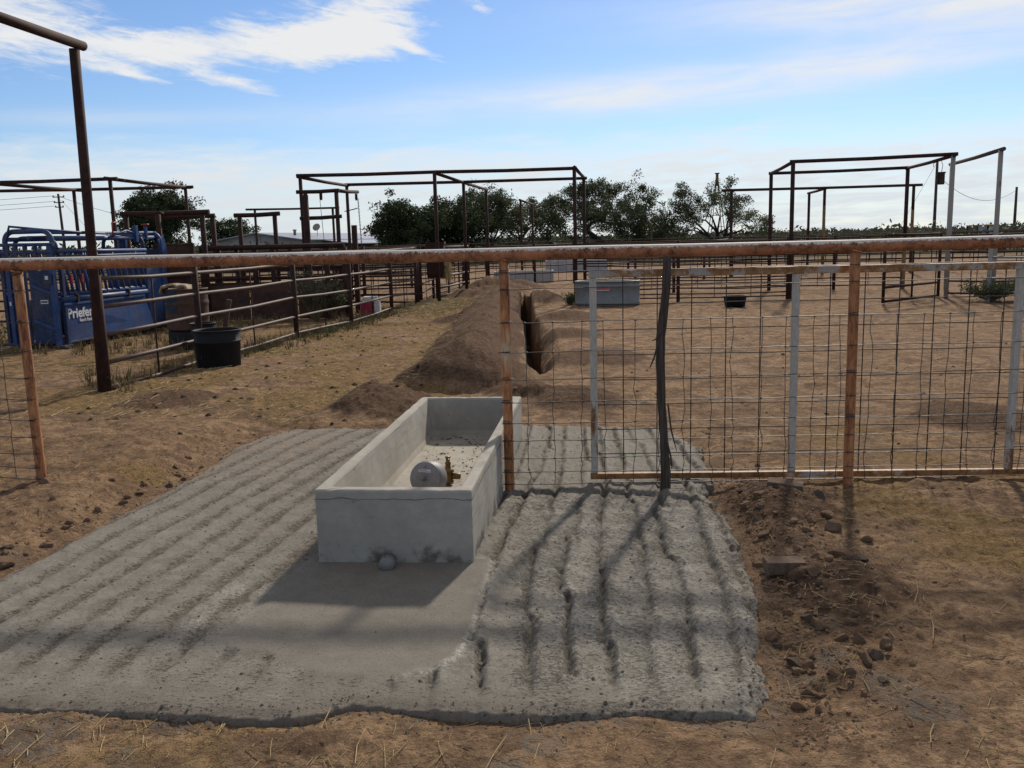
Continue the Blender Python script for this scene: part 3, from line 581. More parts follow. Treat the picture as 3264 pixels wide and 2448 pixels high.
def build_float():
    # world frame of the trough floor
    M0 = Matrix.Translation((-.455, 5.42, slab_z(-.5, 4.0) - .004)) @ Matrix.Rotation(R(-6.2), 4, 'Z')
    p = M0 @ Vector((.0, -.41, .094))
    T = thing('float_valve', 'grey disc float with brass valve lying in the concrete trough', 'float valve', p, R(-6.2))
    A = Matrix.Translation((0, 0, .098)) @ Matrix.Rotation(R(-14), 4, 'Z') @ Matrix.Rotation(R(78), 4, 'X')
    b = MB(); b.lathe([(0, -.06), (.085, -.06), (.094, -.055), (.098, -.045), (.098, .045), (.095, .053), (.088, .056), (0, .056)], 40, A); f = b.build('float', 'grey_plastic', T)
    b = MB(); b.lathe([(.0982, .028), (.1005, .031), (.1005, .036), (.0982, .039)], 40, A); b.build('seam', 'grey_plastic', f)
    b = MB(); b.lathe([(.016, .055), (.016, .064), (.011, .064), (.011, .084), (.013, .084), (.013, .093), (.008, .095), (0, .095)], 8, A); b.build('nipple', 'galvanized', f)
    A2 = A @ Matrix.Translation((0, .073, 0)); b = MB(); b.lathe([(.0085, .055), (.0085, .061), (0, .063)], 8, A2); b.build('plug', 'grey_plastic', f)
    b = MB(); b.poly([A @ Vector(q) for q in ((-.042, .036, .0575), (.036, .036, .0575), (.036, .052, .0575), (-.042, .052, .0575))], .001, A.to_3x3() @ Vector((0, 0, 1))); s_ = b.build('sticker', 'sticker', f)
    for k in range(2):
        b = MB(); y = .0405 + .006 * k; b.poly([A @ Vector(q) for q in ((-.039, y, .0583), (.033 - .02 * k, y, .0583), (.033 - .02 * k, y + .003, .0583), (-.039, y + .003, .0583))], .0006, A.to_3x3() @ Vector((0, 0, 1))); b.build('printed_line', 'pink_print', s_)
    # brass valve behind
    v = MB(); c = Vector((.075, .22, .05)); v.lathe([(0, -.045), (.03, -.045), (.034, -.03), (.026, -.02), (.026, .02), (.036, .028), (.036, .04), (.02, .046), (.014, .07), (.018, .072), (.018, .085), (.012, .09), (.012, .11), (.016, .112), (.016, .122), (0, .124)], 14, Matrix.Translation(c)); v.build('valve_body', 'brass', T)
    v = MB(); v.tube([c + Vector((-.012, -.01, .02)), (.07, .13, .09), (.03, .03, .10)], .006, 8); v.build('float_arm', 'brass', T)
    v = MB(); v.lathe([(0, 0), (.02, 0), (.02, .05), (.016, .055), (0, .055)], 8, Matrix.Translation(c + Vector((.02, 0, 0))) @ Matrix.Rotation(R(90), 4, 'Y')); v.build('inlet', 'brass', T)
    v = MB(); v.tube([c + Vector((0, 0, .10)), c + Vector((.01, -.03, .115)), c + Vector((.012, -.05, .10))], .0045, 6); v.build('lever', 'brass', T)
build_float()

# ------------------------------------------------------------------ rusty pipe fence with woven wire
FL = [(-8.2, 6.05), (-3.06, 5.56), (-.03, 5.36), (2.06, 5.31), (5.4, 5.22)]
def fence_y(x): return float(np.interp(x, [p[0] for p in FL], [p[1] for p in FL]))
WZ = [1.36, 1.26, 1.06, .88, .71, .57, .44, .33, .22, .13, .055]
def build_near_fence():
    T = thing('pipe_fence', 'rusty orange pipe fence with woven wire, crossing over the concrete trough', 'fence', (0, 0, 0))
    rail = [(-8.2, 6.05, 1.50), (-3.27, 5.58, 1.482), (-1.6, 5.46, 1.476), (-.03, 5.36, 1.472), (1, 5.335, 1.468), (2.06, 5.31, 1.468), (3.4, 5.27, 1.47), (5.4, 5.22, 1.47)]
    P = []
    for i in range(len(rail) - 1):
        for k in range(10):
            f = k / 10; a, b = Vector(rail[i]), Vector(rail[i + 1]); q = a.lerp(b, f); q.z += .003 * float(perlin(q.x * 1.1, .2, 5)); P.append(q)
    P.append(Vector(rail[-1])); MB().tube(P, .0385, 20).build('top_rail', 'rail_paint_glint', T)
    for i, (x, y) in enumerate(FL[:-1]):
        zb = gz(x, y); bt = MB(); lean = [.02, .03, .0, .02][i]
        pts = [(x + lean * (1 - f) * .3, y, (zb - .3) + (1.44 - zb + .3) * f) for f in np.linspace(0, 1, 8)]
        bt.tube(pts, .0305, 18); p = bt.build('post', 'post_rust', T)
        bt = MB(); bt.tube([(x - .0 + .034 * math.cos(a), y + .034 * math.sin(a), 1.438 + .006 * math.sin(2 * a)) for a in np.linspace(0, 2 * math.pi, 18)[:-1]], .006, 6, closed=True); bt.build('weld_bead', 'post_rust', p)
    def wires(x0, x1, xs, tag_):
        # line wires, each wrapped on the posts it ends at
        for j, z in enumerate(WZ):
            zz = lambda x: z + gzoff(x) + .006 * float(perlin(x * 2.3, j * 1.7, 61)) + .003 * float(perlin(x * 9, j * 2.7, 62))
            pts = [(x, fence_y(x) - .036, zz(x)) for x in np.arange(x0, x1 + .001, .04)]; MB().tube(pts, .0026, 5).build('line_wire', 'wire', T)
        for i, x in enumerate(xs):
            jit = [rnd.gauss(0, .0045) for _ in WZ]; off = rnd.gauss(0, .008); dr = rnd.uniform(-.014, .014)
            pts = []
            for j, z in enumerate(WZ):
                if j < 2 and tag_ == 'R': continue
                xx = x + off + jit[j] + dr * (1 - j / 10) * 1.2
                pts.append((xx, fence_y(xx) - .038, z + gzoff(xx)))
                if j < len(WZ) - 1:
                    zm = (z + WZ[j + 1]) / 2; pts.append((xx + rnd.gauss(0, .004), fence_y(xx) - .036, zm + gzoff(xx)))
            o = MB().tube(pts, .0022, 5).build('stay_wire', 'wire', T)
            for j in range(0, len(pts), 2):
                q = pts[j]
                KN.append((T, q))
    def gzoff(x): return float(np.interp(x, [-8, -3.6, -2.5, 0, 5], [.09, .085, .03, 0, .0]))
    KN = []
    wires(-.07, 5.2, list(np.arange(.10, 5.2, .157)), 'R')
    wires(-8.0, -3.02, list(np.arange(-8.0, -3.1, .16)), 'L')
    # knots: one small shared mesh per crossing, joined per fence since they are only millimetres wide
    k = MB()
    for _, q in KN: k.tube([(q[0] - .008, q[1] - .002, q[2] - .002), (q[0], q[1] - .004, q[2] + .002), (q[0] + .008, q[1] - .002, q[2] - .001)], .0032, 4)
    o = k.build('wire_knots', 'wire', T); o['kind'] = 'stuff'
    # wraps round posts
    for (x, y), zs in ((FL[1], WZ), (FL[2], WZ), (FL[3], WZ[2:8:2])):
        for z in zs:
            z += gzoff(x); w = MB(); n = 26; turns = 1.8 if rnd.random() < .6 else 1.0
            w.tube([(x + .0335 * math.cos(2 * math.pi * turns * i / n), y + .0335 * math.sin(2 * math.pi * turns * i / n), z + .012 * turns * i / n - .006 + rnd.uniform(-.0015, .0015)) for i in range(n + 1)], .0022, 5); w.build('wire_wrap', 'wire', T)
    return T
build_near_fence()

def build_stay():
    x, y = .925, 5.262; zb = gz(x, y)
    pts = [(0, 0, -.03), (.004, 0, .08), (-.004, .0, .2), (-.012, -.004, .34), (-.022, -.006, .5), (-.028, -.006, .64), (-.034, -.004, .78), (-.030, 0, .92), (-.014, .004, 1.06), (.002, .004, 1.2), (.006, .002, 1.3), (.010, 0, 1.405)]
    rad = [.030, .031, .027, .025, .024, .025, .027, .027, .026, .025, .025, .022]
    T = thing('wood_stay', 'crooked dark wooden fence stay with peeling bark, set in the concrete', 'stay', (x, y, zb), 0)
    b = MB(); P = []; Rr = []
    for i in range(len(pts) - 1):
        for k in range(6):
            f = k / 6; q = Vector(pts[i]).lerp(Vector(pts[i + 1]), f); P.append(q); Rr.append((rad[i] * (1 - f) + rad[i + 1] * f) * (1 + .10 * float(perlin(q.z * 14, .4, 77))))
    P.append(Vector(pts[-1])); Rr.append(rad[-1] * .8); b.tube(P, Rr, 14)
    for i, v in enumerate(b.v):
        a = math.atan2(v[1] - 0, v[0] + .012); k = 1 + .10 * float(perlin(a * 3, v[2] * 3, 31)) + .05 * math.sin(a * 5 + v[2] * 8)
        cx, cy = P[min(i // 14, len(P) - 1)][0], P[min(i // 14, len(P) - 1)][1]; b.v[i] = (cx + (v[0] - cx) * k, cy + (v[1] - cy) * k, v[2])
    b.build('stem', 'stay_wood', T)
    for q in ([(-.045, -.022, .90), (-.075, -.03, .80), (-.10, -.035, .745)], [(.012, -.02, .52), (.03, -.03, .36), (.055, -.035, .26), (.065, -.03, .225)], [(-.02, -.025, .98), (-.06, -.035, .92), (-.085, -.03, .905)], [(.0, -.024, .31), (.028, -.03, .20), (.035, -.03, .12)]):
        MB().tube(q, [.006, .006, .003, .0015][:len(q)], 5).build('bark_strip', 'stay_wood', T)
build_stay()

def build_gate():
    T = thing('ranch_gate', 'faded white steel gate with wire grid, leaning behind the woven wire', 'gate', (0, 0, 0))
    Y = 5.475; x0, x1, zb, zt = .485, 4.42, .062, 1.335; t = .05
    def sq(name, a, b, parent=T, w=t, mt='gate_paint'):
        a, b = Vector(a), Vector(b); d = b - a; m = MB(); rot = d.to_track_quat('Z', 'Y').to_matrix()
        m.bbox((0, 0, 0), (w, w, d.length), None, .006); o = m.build(name, mt, parent); o.matrix_local = Matrix.Translation((a + b) / 2) @ rot.to_4x4(); return o
    yv = lambda x: fence_y(x) + .11
    sq('top_bar', (x0, yv(x0), zt), (x1, yv(x1), zt - .015), mt='gate_mixed', w=.046); sq('bottom_bar', (x0 + .0, yv(x0), zb), (x1, yv(x1), zb - .03), mt='gate_rust', w=.038)
    for x in (x0 + .026, 1.75, 3.10, x1 - .026): sq('upright', (x, yv(x), zb + .021 - .01 * (x - x0)), (x, yv(x), zt - .024), w=.041)
    z = zb + .14
    while z < zt - .08:
        pts = [(x, yv(x) + .012, z - .008 * (x - x0) / 4 + .002 * float(perlin(x * 3, z * 9, 7))) for x in np.linspace(x0 + .05, x1 - .05, 30)]
        MB().tube(pts, .0032, 6).build('grid_rod', 'rod', T); z += .1575
    for x in np.arange(x0 + .21, x1 - .1, .211):
        MB().tube([(x + rnd.uniform(-.003, .003), yv(x) + .006, zb + .0), (x, yv(x) + .006, zt)], .0034, 6).build('grid_rod', 'rod', T)
build_gate()

# ------------------------------------------------------------------ bricks, clods, straw beside the apron
for (x, y, rz, tilt, lab) in ((1.62, 5.13, -.35, .12, 'loose grey brick lying in dirt just under the wire fence'), (1.255, 3.92, .02, .03, 'loose grey brick lying among clods beside the concrete apron')):
    b = MB(); b.bbox((0, 0, 0), (.205, .085, .06), None, .006)
    for i, v in enumerate(b.v):
        k = .003 * float(perlin(v[0] * 40, v[1] * 40 + v[2] * 30, 3)); b.v[i] = (v[0] + k, v[1] + k, v[2] + k)
    o = b.build('brick', 'brick', None, (x, y, gz(x, y) + .014)); o.rotation_euler = (tilt, tilt * .6, rz); tag(o, lab, 'brick')
def rock_mesh(name, seed, mat, sub=2):
    import bmesh
    bm = bmesh.new(); bmesh.ops.create_icosphere(bm, subdivisions=sub, radius=1); r_ = random.Random(seed)
    planes = [(Vector((r_.gauss(0, 1), r_.gauss(0, 1), r_.gauss(0, 1))).normalized(), r_.uniform(.45, .8)) for _ in range(9)]
    for v in bm.verts:
        for n, d in planes:
            e = v.co.dot(n) - d
            if e > 0: v.co -= n * e
        v.co *= 1 + .10 * float(perlin(v.co.x * 3 + seed, v.co.y * 3 + v.co.z * 2, seed))
    me = bpy.data.meshes.new(name); bm.to_mesh(me); bm.free(); me.materials.append(MATS[mat]); return me
ROCKS = [rock_mesh('dirt_clod', i, 'clod' if i % 5 else 'clod_grey') for i in range(10)]
def slabd(x, y): return float(slab_sd(np.array([x]), np.array([y]))[0])
n_ = 0
big_named = [(1.76, 4.93, .07), (1.66, 4.45, .085), (1.52, 3.95, .10), (1.42, 3.93, .075), (1.28, 3.78, .08), (1.62, 3.98, .06), (1.13, 3.58, .05), (.95, 2.80, .05), (1.03, 2.85, .035), (1.0, 2.74, .03), (1.31, 3.06, .05), (1.38, 3.12, .055), (1.70, 4.65, .07), (1.58, 4.55, .06), (1.78, 4.3, .06), (1.5, 4.35, .05), (-2.42, 5.55, .05), (-3.0, 5.5, .07), (-2.62, 4.3, .1), (-2.75, 4.28, .08)]
spots = list(big_named)
spots = [(a_, b_, c_ * .78) for a_, b_, c_ in spots]
while len(spots) < 210:
    t_ = rnd.random(); 
    if t_ < .62:
        y = rnd.uniform(2.6, 5.3); x = float(np.interp(y, [2.6, 3.4, 4.3, 5.3], [.9, 1.0, 1.18, 1.3])) + abs(rnd.gauss(0, .2)) + .02; s_ = .009 + .034 * rnd.random() ** 2.2
    elif t_ < .8:
        y = rnd.uniform(4.1, 7.0); x = float(np.interp(y, [4.1, 5, 6, 7.2], [-2.55, -2.4, -2.22, -2.1])) - abs(rnd.gauss(0, .15)) - .03; s_ = rnd.uniform(.012, .035)
    else:
        x = rnd.uniform(-1.8, 3.2); y = rnd.uniform(2.2, 9); s_ = rnd.uniform(.012, .03)
    if slabd(x, y) > .015: spots.append((x, y, s_))
for i, (x, y, s_) in enumerate(spots):
    o = bpy.data.objects.new('dirt_clod', ROCKS[i % 10]); col.objects.link(o); o.location = (x, y, gz(x, y) + s_ * .05)
    o.scale = (s_ * rnd.uniform(.8, 1.3), s_ * rnd.uniform(.8, 1.2), s_ * rnd.uniform(.5, .9)); o.rotation_euler = (rnd.uniform(-.5, .5), rnd.uniform(-.5, .5), rnd.uniform(0, 6))
    if x > .8: lab = 'brown dirt clod in the rubble beside the rough apron'
    elif x < -1.9: lab = 'dirt clod along the earth bank of the apron'
    else: lab = 'loose dirt clod on the trodden brown ground'
    tag(o, lab, 'clod', lab.replace('dirt clod', 'dirt clods'))
def scatter_pts(n, fn):
    out = []
    while len(out) < n:
        p = fn()
        if p is not None: out.append(p)
    P = np.array(out); s = slab_sd(P[:, 0], P[:, 1]); ok = s > .01; P = P[ok]; h = masks_height(P[:, 0], P[:, 1])[0]; return P, h
def crumbs():
    def f():
        t_ = rnd.random()
        if t_ < .45: y = rnd.uniform(2.5, 5.8); return (float(np.interp(y, [2.6, 3.4, 4.3, 5.3], [.85, 1.0, 1.18, 1.3])) + abs(rnd.gauss(0, .24)), y, rnd.uniform(.003, .013))
        if t_ < .52: y = rnd.uniform(4.0, 7.3); return (float(np.interp(y, [4.1, 5, 6, 7.2], [-2.55, -2.4, -2.22, -2.1])) - abs(rnd.gauss(0, .22)), y, rnd.uniform(.004, .014))
        d = 2.2 * math.exp(rnd.random() * 1.9); a = rnd.uniform(-.62, .62); return (d * math.sin(a), d * math.cos(a), rnd.uniform(.002, .006) * (1 + d * .09))
    P, h = scatter_pts(5200, f); base = np.array([(0, 0, 1), (1, 0, 0), (.3, .95, 0), (-.8, .6, 0), (-.8, -.6, 0), (.3, -.95, 0), (0, 0, -1)], float)
    tri = np.array([(0, 1, 2), (0, 2, 3), (0, 3, 4), (0, 4, 5), (0, 5, 1)]); n = len(P)
    V = base[None] * (1 + rng.uniform(-.35, .35, (n, 7, 3))); a = rng.uniform(0, 6.28, n); c, s = np.cos(a)[:, None], np.sin(a)[:, None]
    X = V[..., 0] * c - V[..., 1] * s; Y = V[..., 0] * s + V[..., 1] * c; S = P[:, 2][:, None]
    VV = np.stack([P[:, 0][:, None] + X * S, P[:, 1][:, None] + Y * S, h[:, None] + V[..., 2] * S * .6], -1).reshape(-1, 3)
    F = (tri[None] + 7 * np.arange(n)[:, None, None]).reshape(-1, 3); stuff(np_mesh('dirt_crumbs', VV, F, 'clod'), 'small dirt crumbs strewn over the brown ground', 'crumbs')
crumbs()
def mortar_crumbs():
    out = []; k = len(SLAB)
    while len(out) < 2600:
        t_ = rnd.random()
        if t_ < .55:
            i = rnd.randrange(2, 35); a, b = SLAB[i], SLAB[(i + 1) % k]; f = rnd.random(); q = abs(rnd.gauss(0, .07)); x = a[0] + (b[0] - a[0]) * f + rnd.gauss(0, .05); y = a[1] + (b[1] - a[1]) * f + rnd.gauss(0, .05)
        else: x = rnd.uniform(-2.3, 1.1); y = rnd.uniform(2.85, 6.9)
        if poly_sd(np.array([x]), np.array([y]), SMOOTH)[0] < .02 and rnd.random() < .9: continue
        out.append((x, y, .002 + .007 * rnd.random() ** 2.5))
    P = np.array(out); s = slab_sd(P[:, 0], P[:, 1]); z = np.where(s < -.015, slab_height(P[:, 0], P[:, 1])[0], masks_height(P[:, 0], P[:, 1])[0])
    base = np.array([(0, 0, 1), (1, 0, 0), (.3, .95, 0), (-.8, .6, 0), (-.8, -.6, 0), (.3, -.95, 0)], float); tri = np.array([(0, 1, 2), (0, 2, 3), (0, 3, 4), (0, 4, 5), (0, 5, 1)]); n = len(P)
    V = base[None] * (1 + rng.uniform(-.4, .4, (n, 6, 3))); S = P[:, 2][:, None]
    VV = np.stack([P[:, 0][:, None] + V[..., 0] * S, P[:, 1][:, None] + V[..., 1] * S, z[:, None] + V[..., 2] * S * .8], -1).reshape(-1, 3)
    stuff(np_mesh('mortar_crumbs', VV, (tri[None] + 6 * np.arange(n)[:, None, None]).reshape(-1, 3), 'mortar_line'), 'grey mortar crumbs strewn over the concrete apron', 'crumbs')
mortar_crumbs()
def dung():
    def f(): return (rnd.uniform(-4.0, -.9), rnd.uniform(7.5, 20), rnd.uniform(.008, .03)) if rnd.random() < .7 else (rnd.uniform(.8, 8), rnd.uniform(6.5, 19), rnd.uniform(.008, .02))
    P, h = scatter_pts(420, f); base = np.array([(0, 0, 1), (1, 0, 0), (.3, .95, 0), (-.8, .6, 0), (-.8, -.6, 0), (.3, -.95, 0)], float); n = len(P)
    tri = np.array([(0, 1, 2), (0, 2, 3), (0, 3, 4), (0, 4, 5), (0, 5, 1)])
    V = base[None] * (1 + rng.uniform(-.4, .4, (n, 6, 3))); S = P[:, 2][:, None]
    VV = np.stack([P[:, 0][:, None] + V[..., 0] * S * 1.4, P[:, 1][:, None] + V[..., 1] * S * 1.4, h[:, None] + V[..., 2] * S * .7], -1).reshape(-1, 3)
    stuff(np_mesh('dry_dung', VV, (tri[None] + 6 * np.arange(n)[:, None, None]).reshape(-1, 3), 'manure'), 'dark dry dung crumbs scattered in the pens', 'dung')
dung()
def straws(name, n, fn, lmin, lmax, w, mat, label, lift=.004):
    P, h = scatter_pts(n, fn); n = len(P); L = rng.uniform(lmin, lmax, n) ** 1; a = rng.uniform(0, math.pi, n); tz = rng.normal(0, .03, n); bend = rng.normal(0, .12, n)
    dx, dy = np.cos(a), np.sin(a); ww = w * rng.uniform(.6, 1.3, n); V = np.zeros((n, 9, 3))
    for k, t in enumerate((-.5, 0, .5)):
        px = P[:, 0] + dx * L * t - dy * L * bend * (.25 - t * t); py = P[:, 1] + dy * L * t + dx * L * bend * (.25 - t * t); pz = h + lift + np.abs(tz) * L * (t + .5)
        V[:, 3 * k] = np.stack([px - dy * ww, py + dx * ww, pz], 1); V[:, 3 * k + 1] = np.stack([px + dy * ww, py - dx * ww, pz], 1); V[:, 3 * k + 2] = np.stack([px, py, pz + ww * 1.4], 1)
    q = []
    for k in (0, 3): q += [(k, k + 1, k + 4, k + 3), (k + 1, k + 2, k + 5, k + 4), (k + 2, k, k + 3, k + 5)]
    F = (np.array(q)[None] + 9 * np.arange(n)[:, None, None]).reshape(-1, 4); stuff(np_mesh(name, V.reshape(-1, 3), F, mat), label, 'straw')
def f_near():
    d = 2.2 * math.exp(rnd.random() ** .7 * 1.5); a = rnd.uniform(-.6, .6); x, y = d * math.sin(a), d * math.cos(a)
    return (x, y, 0) if (x > .9 or x < -1.9 or y < 2.8) and float(perlin(x * 1.1, y * 1.1, 83)) > rnd.uniform(-.5, .4) else None
straws('loose_straw', 3200, f_near, .015, .09, .0013, 'straw', 'short straw bits littering the brown dirt')
def f_long():
    d = 2.3 * math.exp(rnd.random() * 1.0); a = rnd.uniform(-.55, .6); x, y = d * math.sin(a), d * math.cos(a); return (x, y, 0) if (x > .9 or y < 2.75) else None
straws('long_straw', 90, f_long, .10, .24, .0014, 'straw', 'long pale straw stems lying on the dirt', .008)
def f_pen():
    x, y = rnd.uniform(-4.2, -.8), rnd.uniform(7.6, 21); return (x, y, 0) if float(perlin(x * .8, y * .8, 81)) > rnd.uniform(-.6, .3) else None
straws('pen_straw', 5200, f_pen, .04, .16, .0022, 'straw', 'trampled hay scattered over the pen floor', .006)
def f_pile():
    return (rnd.gauss(-1.75, .45), rnd.gauss(21.2, 1.1), 0)
straws('hay_heap', 2600, f_pile, .10, .3, .0035, 'straw', 'heap of pale green hay below the hanging feeder', .05)
def f_grassL():
    x, y = rnd.uniform(-10.5, -4.5), rnd.uniform(6.5, 19); return (x, y, 0) if float(perlin(x * .7, y * .7, 82)) > rnd.uniform(-.5, .4) else None
straws('dead_grass', 4200, f_grassL, .05, .2, .003, 'dry_grass', 'flattened dead grass around the blue chute', .01)
def grass(name, pts, hmin, hmax, mat, label, per=14, spread=.10):
    V = []; F = []
    for (x, y, sc_) in pts:
        z = hgt(x, y)
        for _ in range(per):
            a = rnd.uniform(0, 6.28); r_ = rnd.random() * spread * sc_; l = rnd.uniform(hmin, hmax) * sc_; ln = rnd.uniform(.15, .75); w = .0035 + .002 * sc_
            bx, by = x + r_ * math.cos(a), y + r_ * math.sin(a); ex, ey = math.cos(a), math.sin(a); k = len(V)
            for t in (0, .5, 1):
                px, py, pz = bx + ex * l * ln * t * t, by + ey * l * ln * t * t, z + l * (t - .35 * ln * t * t); ww = w * (1 - t * .85)
                V += [(px - ey * ww, py + ex * ww, pz), (px + ey * ww, py - ex * ww, pz)]
            F += [(k, k + 1, k + 3, k + 2), (k + 2, k + 3, k + 5, k + 4)]
    return stuff(np_mesh(name, V, F, mat), label, 'grass')
fx = lambda y: float(np.interp(y, [9.2, 14.8, 17.2, 19.9, 21.1], [-4.32, -3.59, -3.09, -2.66, -2.22]))
pts = [(fx(y) + rnd.gauss(-.15, .25), y, rnd.uniform(.6, 1.4)) for y in (rnd.uniform(9.2, 21) for _ in range(240))] + [(rnd.uniform(-9, -4.6), rnd.uniform(13, 18.8), rnd.uniform(.7, 1.6)) for _ in range(330)]
grass('fence_grass', pts, .06, .2, 'dry_grass', 'dry grass tufts along the long pipe fence and chute')
pts = [(fx(y) + rnd.gauss(.1, .18), y, rnd.uniform(.6, 1.3)) for y in (rnd.uniform(12, 20) for _ in range(90))]
grass('green_grass', pts, .05, .14, 'leaf_weed', 'thin green grass under the long pipe fence')
def pvc():
    T = MB(); T.tube([(.24, 11.0, -.06), (.27, 10.6, -.25), (.29, 10.4, -.55)], .011, 10); o = T.build('plastic_pipe', 'pvc_white'); tag(o, 'white plastic pipe end sticking out of the trench', 'pipe')
pvc()
# ------------------------------------------------------------------ pipe work of the pens
def pipe(name, pts, r, mat, parent, n=10): return MB().tube(pts, r, n).build(name, mat, parent)
def overhead(name, label, posts, beams, pr=.045, br=.042, mat='dark_rust', group=None, cat='pipe frame', pmats=None):
    T = thing(name, label, cat, (posts[0][0], posts[0][1], 0), 0, group); T.location = (0, 0, 0)
    for i, (x, y, h) in enumerate(posts):
        z = hgt(x, y) - .15; m = (pmats or {}).get(i, mat)
        if isinstance(m, tuple):
            zs = h * m[1]; p = pipe('post', [(x, y, zs), (x, y, h)], pr, m[2], T, 12); pipe('lower_sleeve', [(x, y, z), (x, y, zs)], pr + .002, m[0], p, 12)
        else: pipe('post', [(x, y, z), (x, y, h)], pr, m, T, 12)
    for bm_ in beams:
        a, b = bm_[0], bm_[1]; m = bm_[2] if len(bm_) > 2 else mat
        pipe('beam', [a, tuple((Vector(a) + Vector(b)) / 2 + Vector((0, 0, -.012))), b], br, m, T, 12)
    return T
def fence(name, label, pts, rails, post_h=1.46, pr=.038, rr=.021, mat='dark_rust', rmat='brown_pipe', stays=0, posts=None, group=None, stay_r=.008):
    T = thing(name, label, 'fence', (0, 0, 0), 0, group); P = [Vector((x, y, 0)) for x, y in pts]
    for i, p in enumerate(P):
        h = post_h[i] if isinstance(post_h, (list, tuple)) else post_h
        z = hgt(p.x, p.y); pipe('post', [(p.x, p.y, z - .15), (p.x, p.y, h)], pr, mat, T, 10)
    for z in rails:
        L = []
        for i, p in enumerate(P):
            L.append((p.x - .0, p.y - .0, z + .012 * rnd.gauss(0, 1)))
            if i < len(P) - 1:
                q = (p + P[i + 1]) / 2; L.append((q.x, q.y, z - .008 + .006 * rnd.gauss(0, 1)))
        pipe('rail', L, rr, rmat, T, 8)
    for i in range(len(P) - 1):
        d = (P[i + 1] - P[i]).length; n = stays if stays < 0 else int(stays)
        for k in range(n):
            f = (k + 1) / (n + 1); q = P[i].lerp(P[i + 1], f); pipe('stay', [(q.x, q.y, min(rails) - .03), (q.x + rnd.uniform(-.01, .01), q.y, max(rails))], stay_r, mat, T, 6)
    return T
# tall post with its overhead bar, then the long fence
Tp = thing('tall_post_frame', 'tall dark pipe post with overhead bar at the near end of the long fence', 'pipe frame')
pipe('post', [(-4.32, 9.22, -.2), (-4.28, 9.22, 1.8), (-4.25, 9.2, 3.53)], .050, 'dark_rust', Tp, 14)
pipe('overhead_bar', [(-4.21, 9.32, 3.58), (-4.42, 8.2, 3.60), (-4.75, 6.4, 3.62)], .047, 'dark_rust', Tp, 14)
pipe('post', [(-4.75, 6.45, -.2), (-4.75, 6.45, 3.57)], .052, 'dark_rust', Tp, 14)
fence('pipe_fence', 'long dark pipe fence with five rails running back beside the black tub', [(-4.28, 9.26), (-4.02, 11.4), (-3.59, 14.81), (-3.09, 17.2), (-2.66, 19.92), (-2.22, 21.12)], [1.25, .98, .69, .39, .10], [1.3, 1.47, 1.44, 1.42, 1.42, 1.45], .041, .023, 'dark_rust', 'brown_pipe', 1, stay_r=.011)
tr_ = thing('upper_rail', 'single upper pipe rail above the long dark fence', 'rail'); pipe('rail', [(-4.02, 11.4, 1.45), (-3.59, 14.81, 1.43), (-3.09, 17.2, 1.42), (-2.66, 19.92, 1.41), (-2.22, 21.12, 1.43)], .024, 'brown_pipe', tr_)
def swing_gate(label, a, b, zs, stays, r_=.021, mat='dark_rust', rmat='brown_pipe', ext=.1):
    T = thing('pipe_gate', label, 'gate'); a, b = Vector((*a, 0)), Vector((*b, 0))
    for p in (a, b): pipe('end_post', [(p.x, p.y, zs[0] - .03), (p.x, p.y, zs[-1] + .03)], r_ + .006, mat, T)
    for z in zs: pipe('rail', [(a.x, a.y, z), (b.x, b.y, z)], r_, rmat, T, 8)
    for k in range(stays):
        q = a.lerp(b, (k + 1) / (stays + 1)); pipe('brace', [(q.x, q.y, zs[0]), (q.x, q.y, zs[-1])], r_ * .8, mat, T, 8)
swing_gate('open pipe gate with pale top rails near the hay heap', (-1.94, 23.8), (-1.27, 27.8), [.1, .33, .63, 1.0, 1.32, 1.42], 2, .03)
swing_gate('dark pipe gate swung open in the right pen, low end towards the fence', (7.98, 18.95), (9.89, 20.48), [.06, .36, .70, 1.28, 1.46], 1, .028, 'dark_rust', 'dark_rust')
H_ = 3.2
overhead('overhead_frame', 'dark overhead pipe frame standing above the blue chute', [(-12.6, 21.3, H_), (-9.22, 21.1, H_), (-8.71, 24.55, H_), (-11.63, 24.33, H_)],
         [((-12.8, 21.35, H_), (-9.05, 21.1, H_)), ((-9.25, 20.9, H_), (-8.66, 24.8, H_)), ((-14.5, 24.1, H_), (-8.5, 24.56, H_)), ((-12.1, 21.3, H_ - .02), (-11.5, 24.6, H_ - .02))])
overhead('overhead_frame', 'wide dark overhead pipe frame in front of the mesquite trees', [(-4.91, 21.57, H_), (-1.71, 21.5, H_), (1.6, 21.45, H_), (2.11, 24.87, H_), (-4.44, 25.1, H_), (-1.2, 25.0, H_), (-.67, 28.9, H_)],
         [((-5.0, 21.58, H_), (-1.7, 21.52, H_)), ((-1.7, 21.52, H_), (1.66, 21.45, H_)), ((-4.95, 21.5, H_ - .03), (-4.42, 25.2, H_ - .03)), ((-4.5, 25.1, H_ - .01), (2.2, 24.87, H_ - .01)), ((1.6, 21.4, H_ + .02), (2.13, 25.0, H_ + .02)), ((-1.71, 21.5, H_ - .02), (-.65, 29.0, H_ - .02))])
overhead('overhead_frame', 'dark overhead pipe frame over the right pen, beside the pale tall frame', [(7.24, 24.81, H_), (6.67, 21.13, H_), (9.99, 20.3, H_), (10.6, 23.95, H_)],
         [((6.6, 21.15, H_), (10.08, 20.28, H_ + .01)), ((7.18, 24.85, H_ - .01), (10.62, 23.93, H_ - .01)), ((6.66, 21.1, H_ - .01), (7.25, 24.9, H_ - .01)), ((9.98, 20.2, H_ - .02), (10.62, 24.1, H_ - .02))], .05, pmats={3: ('ochre_pipe', .42, 'dark_rust'), 2: 'white_post'})
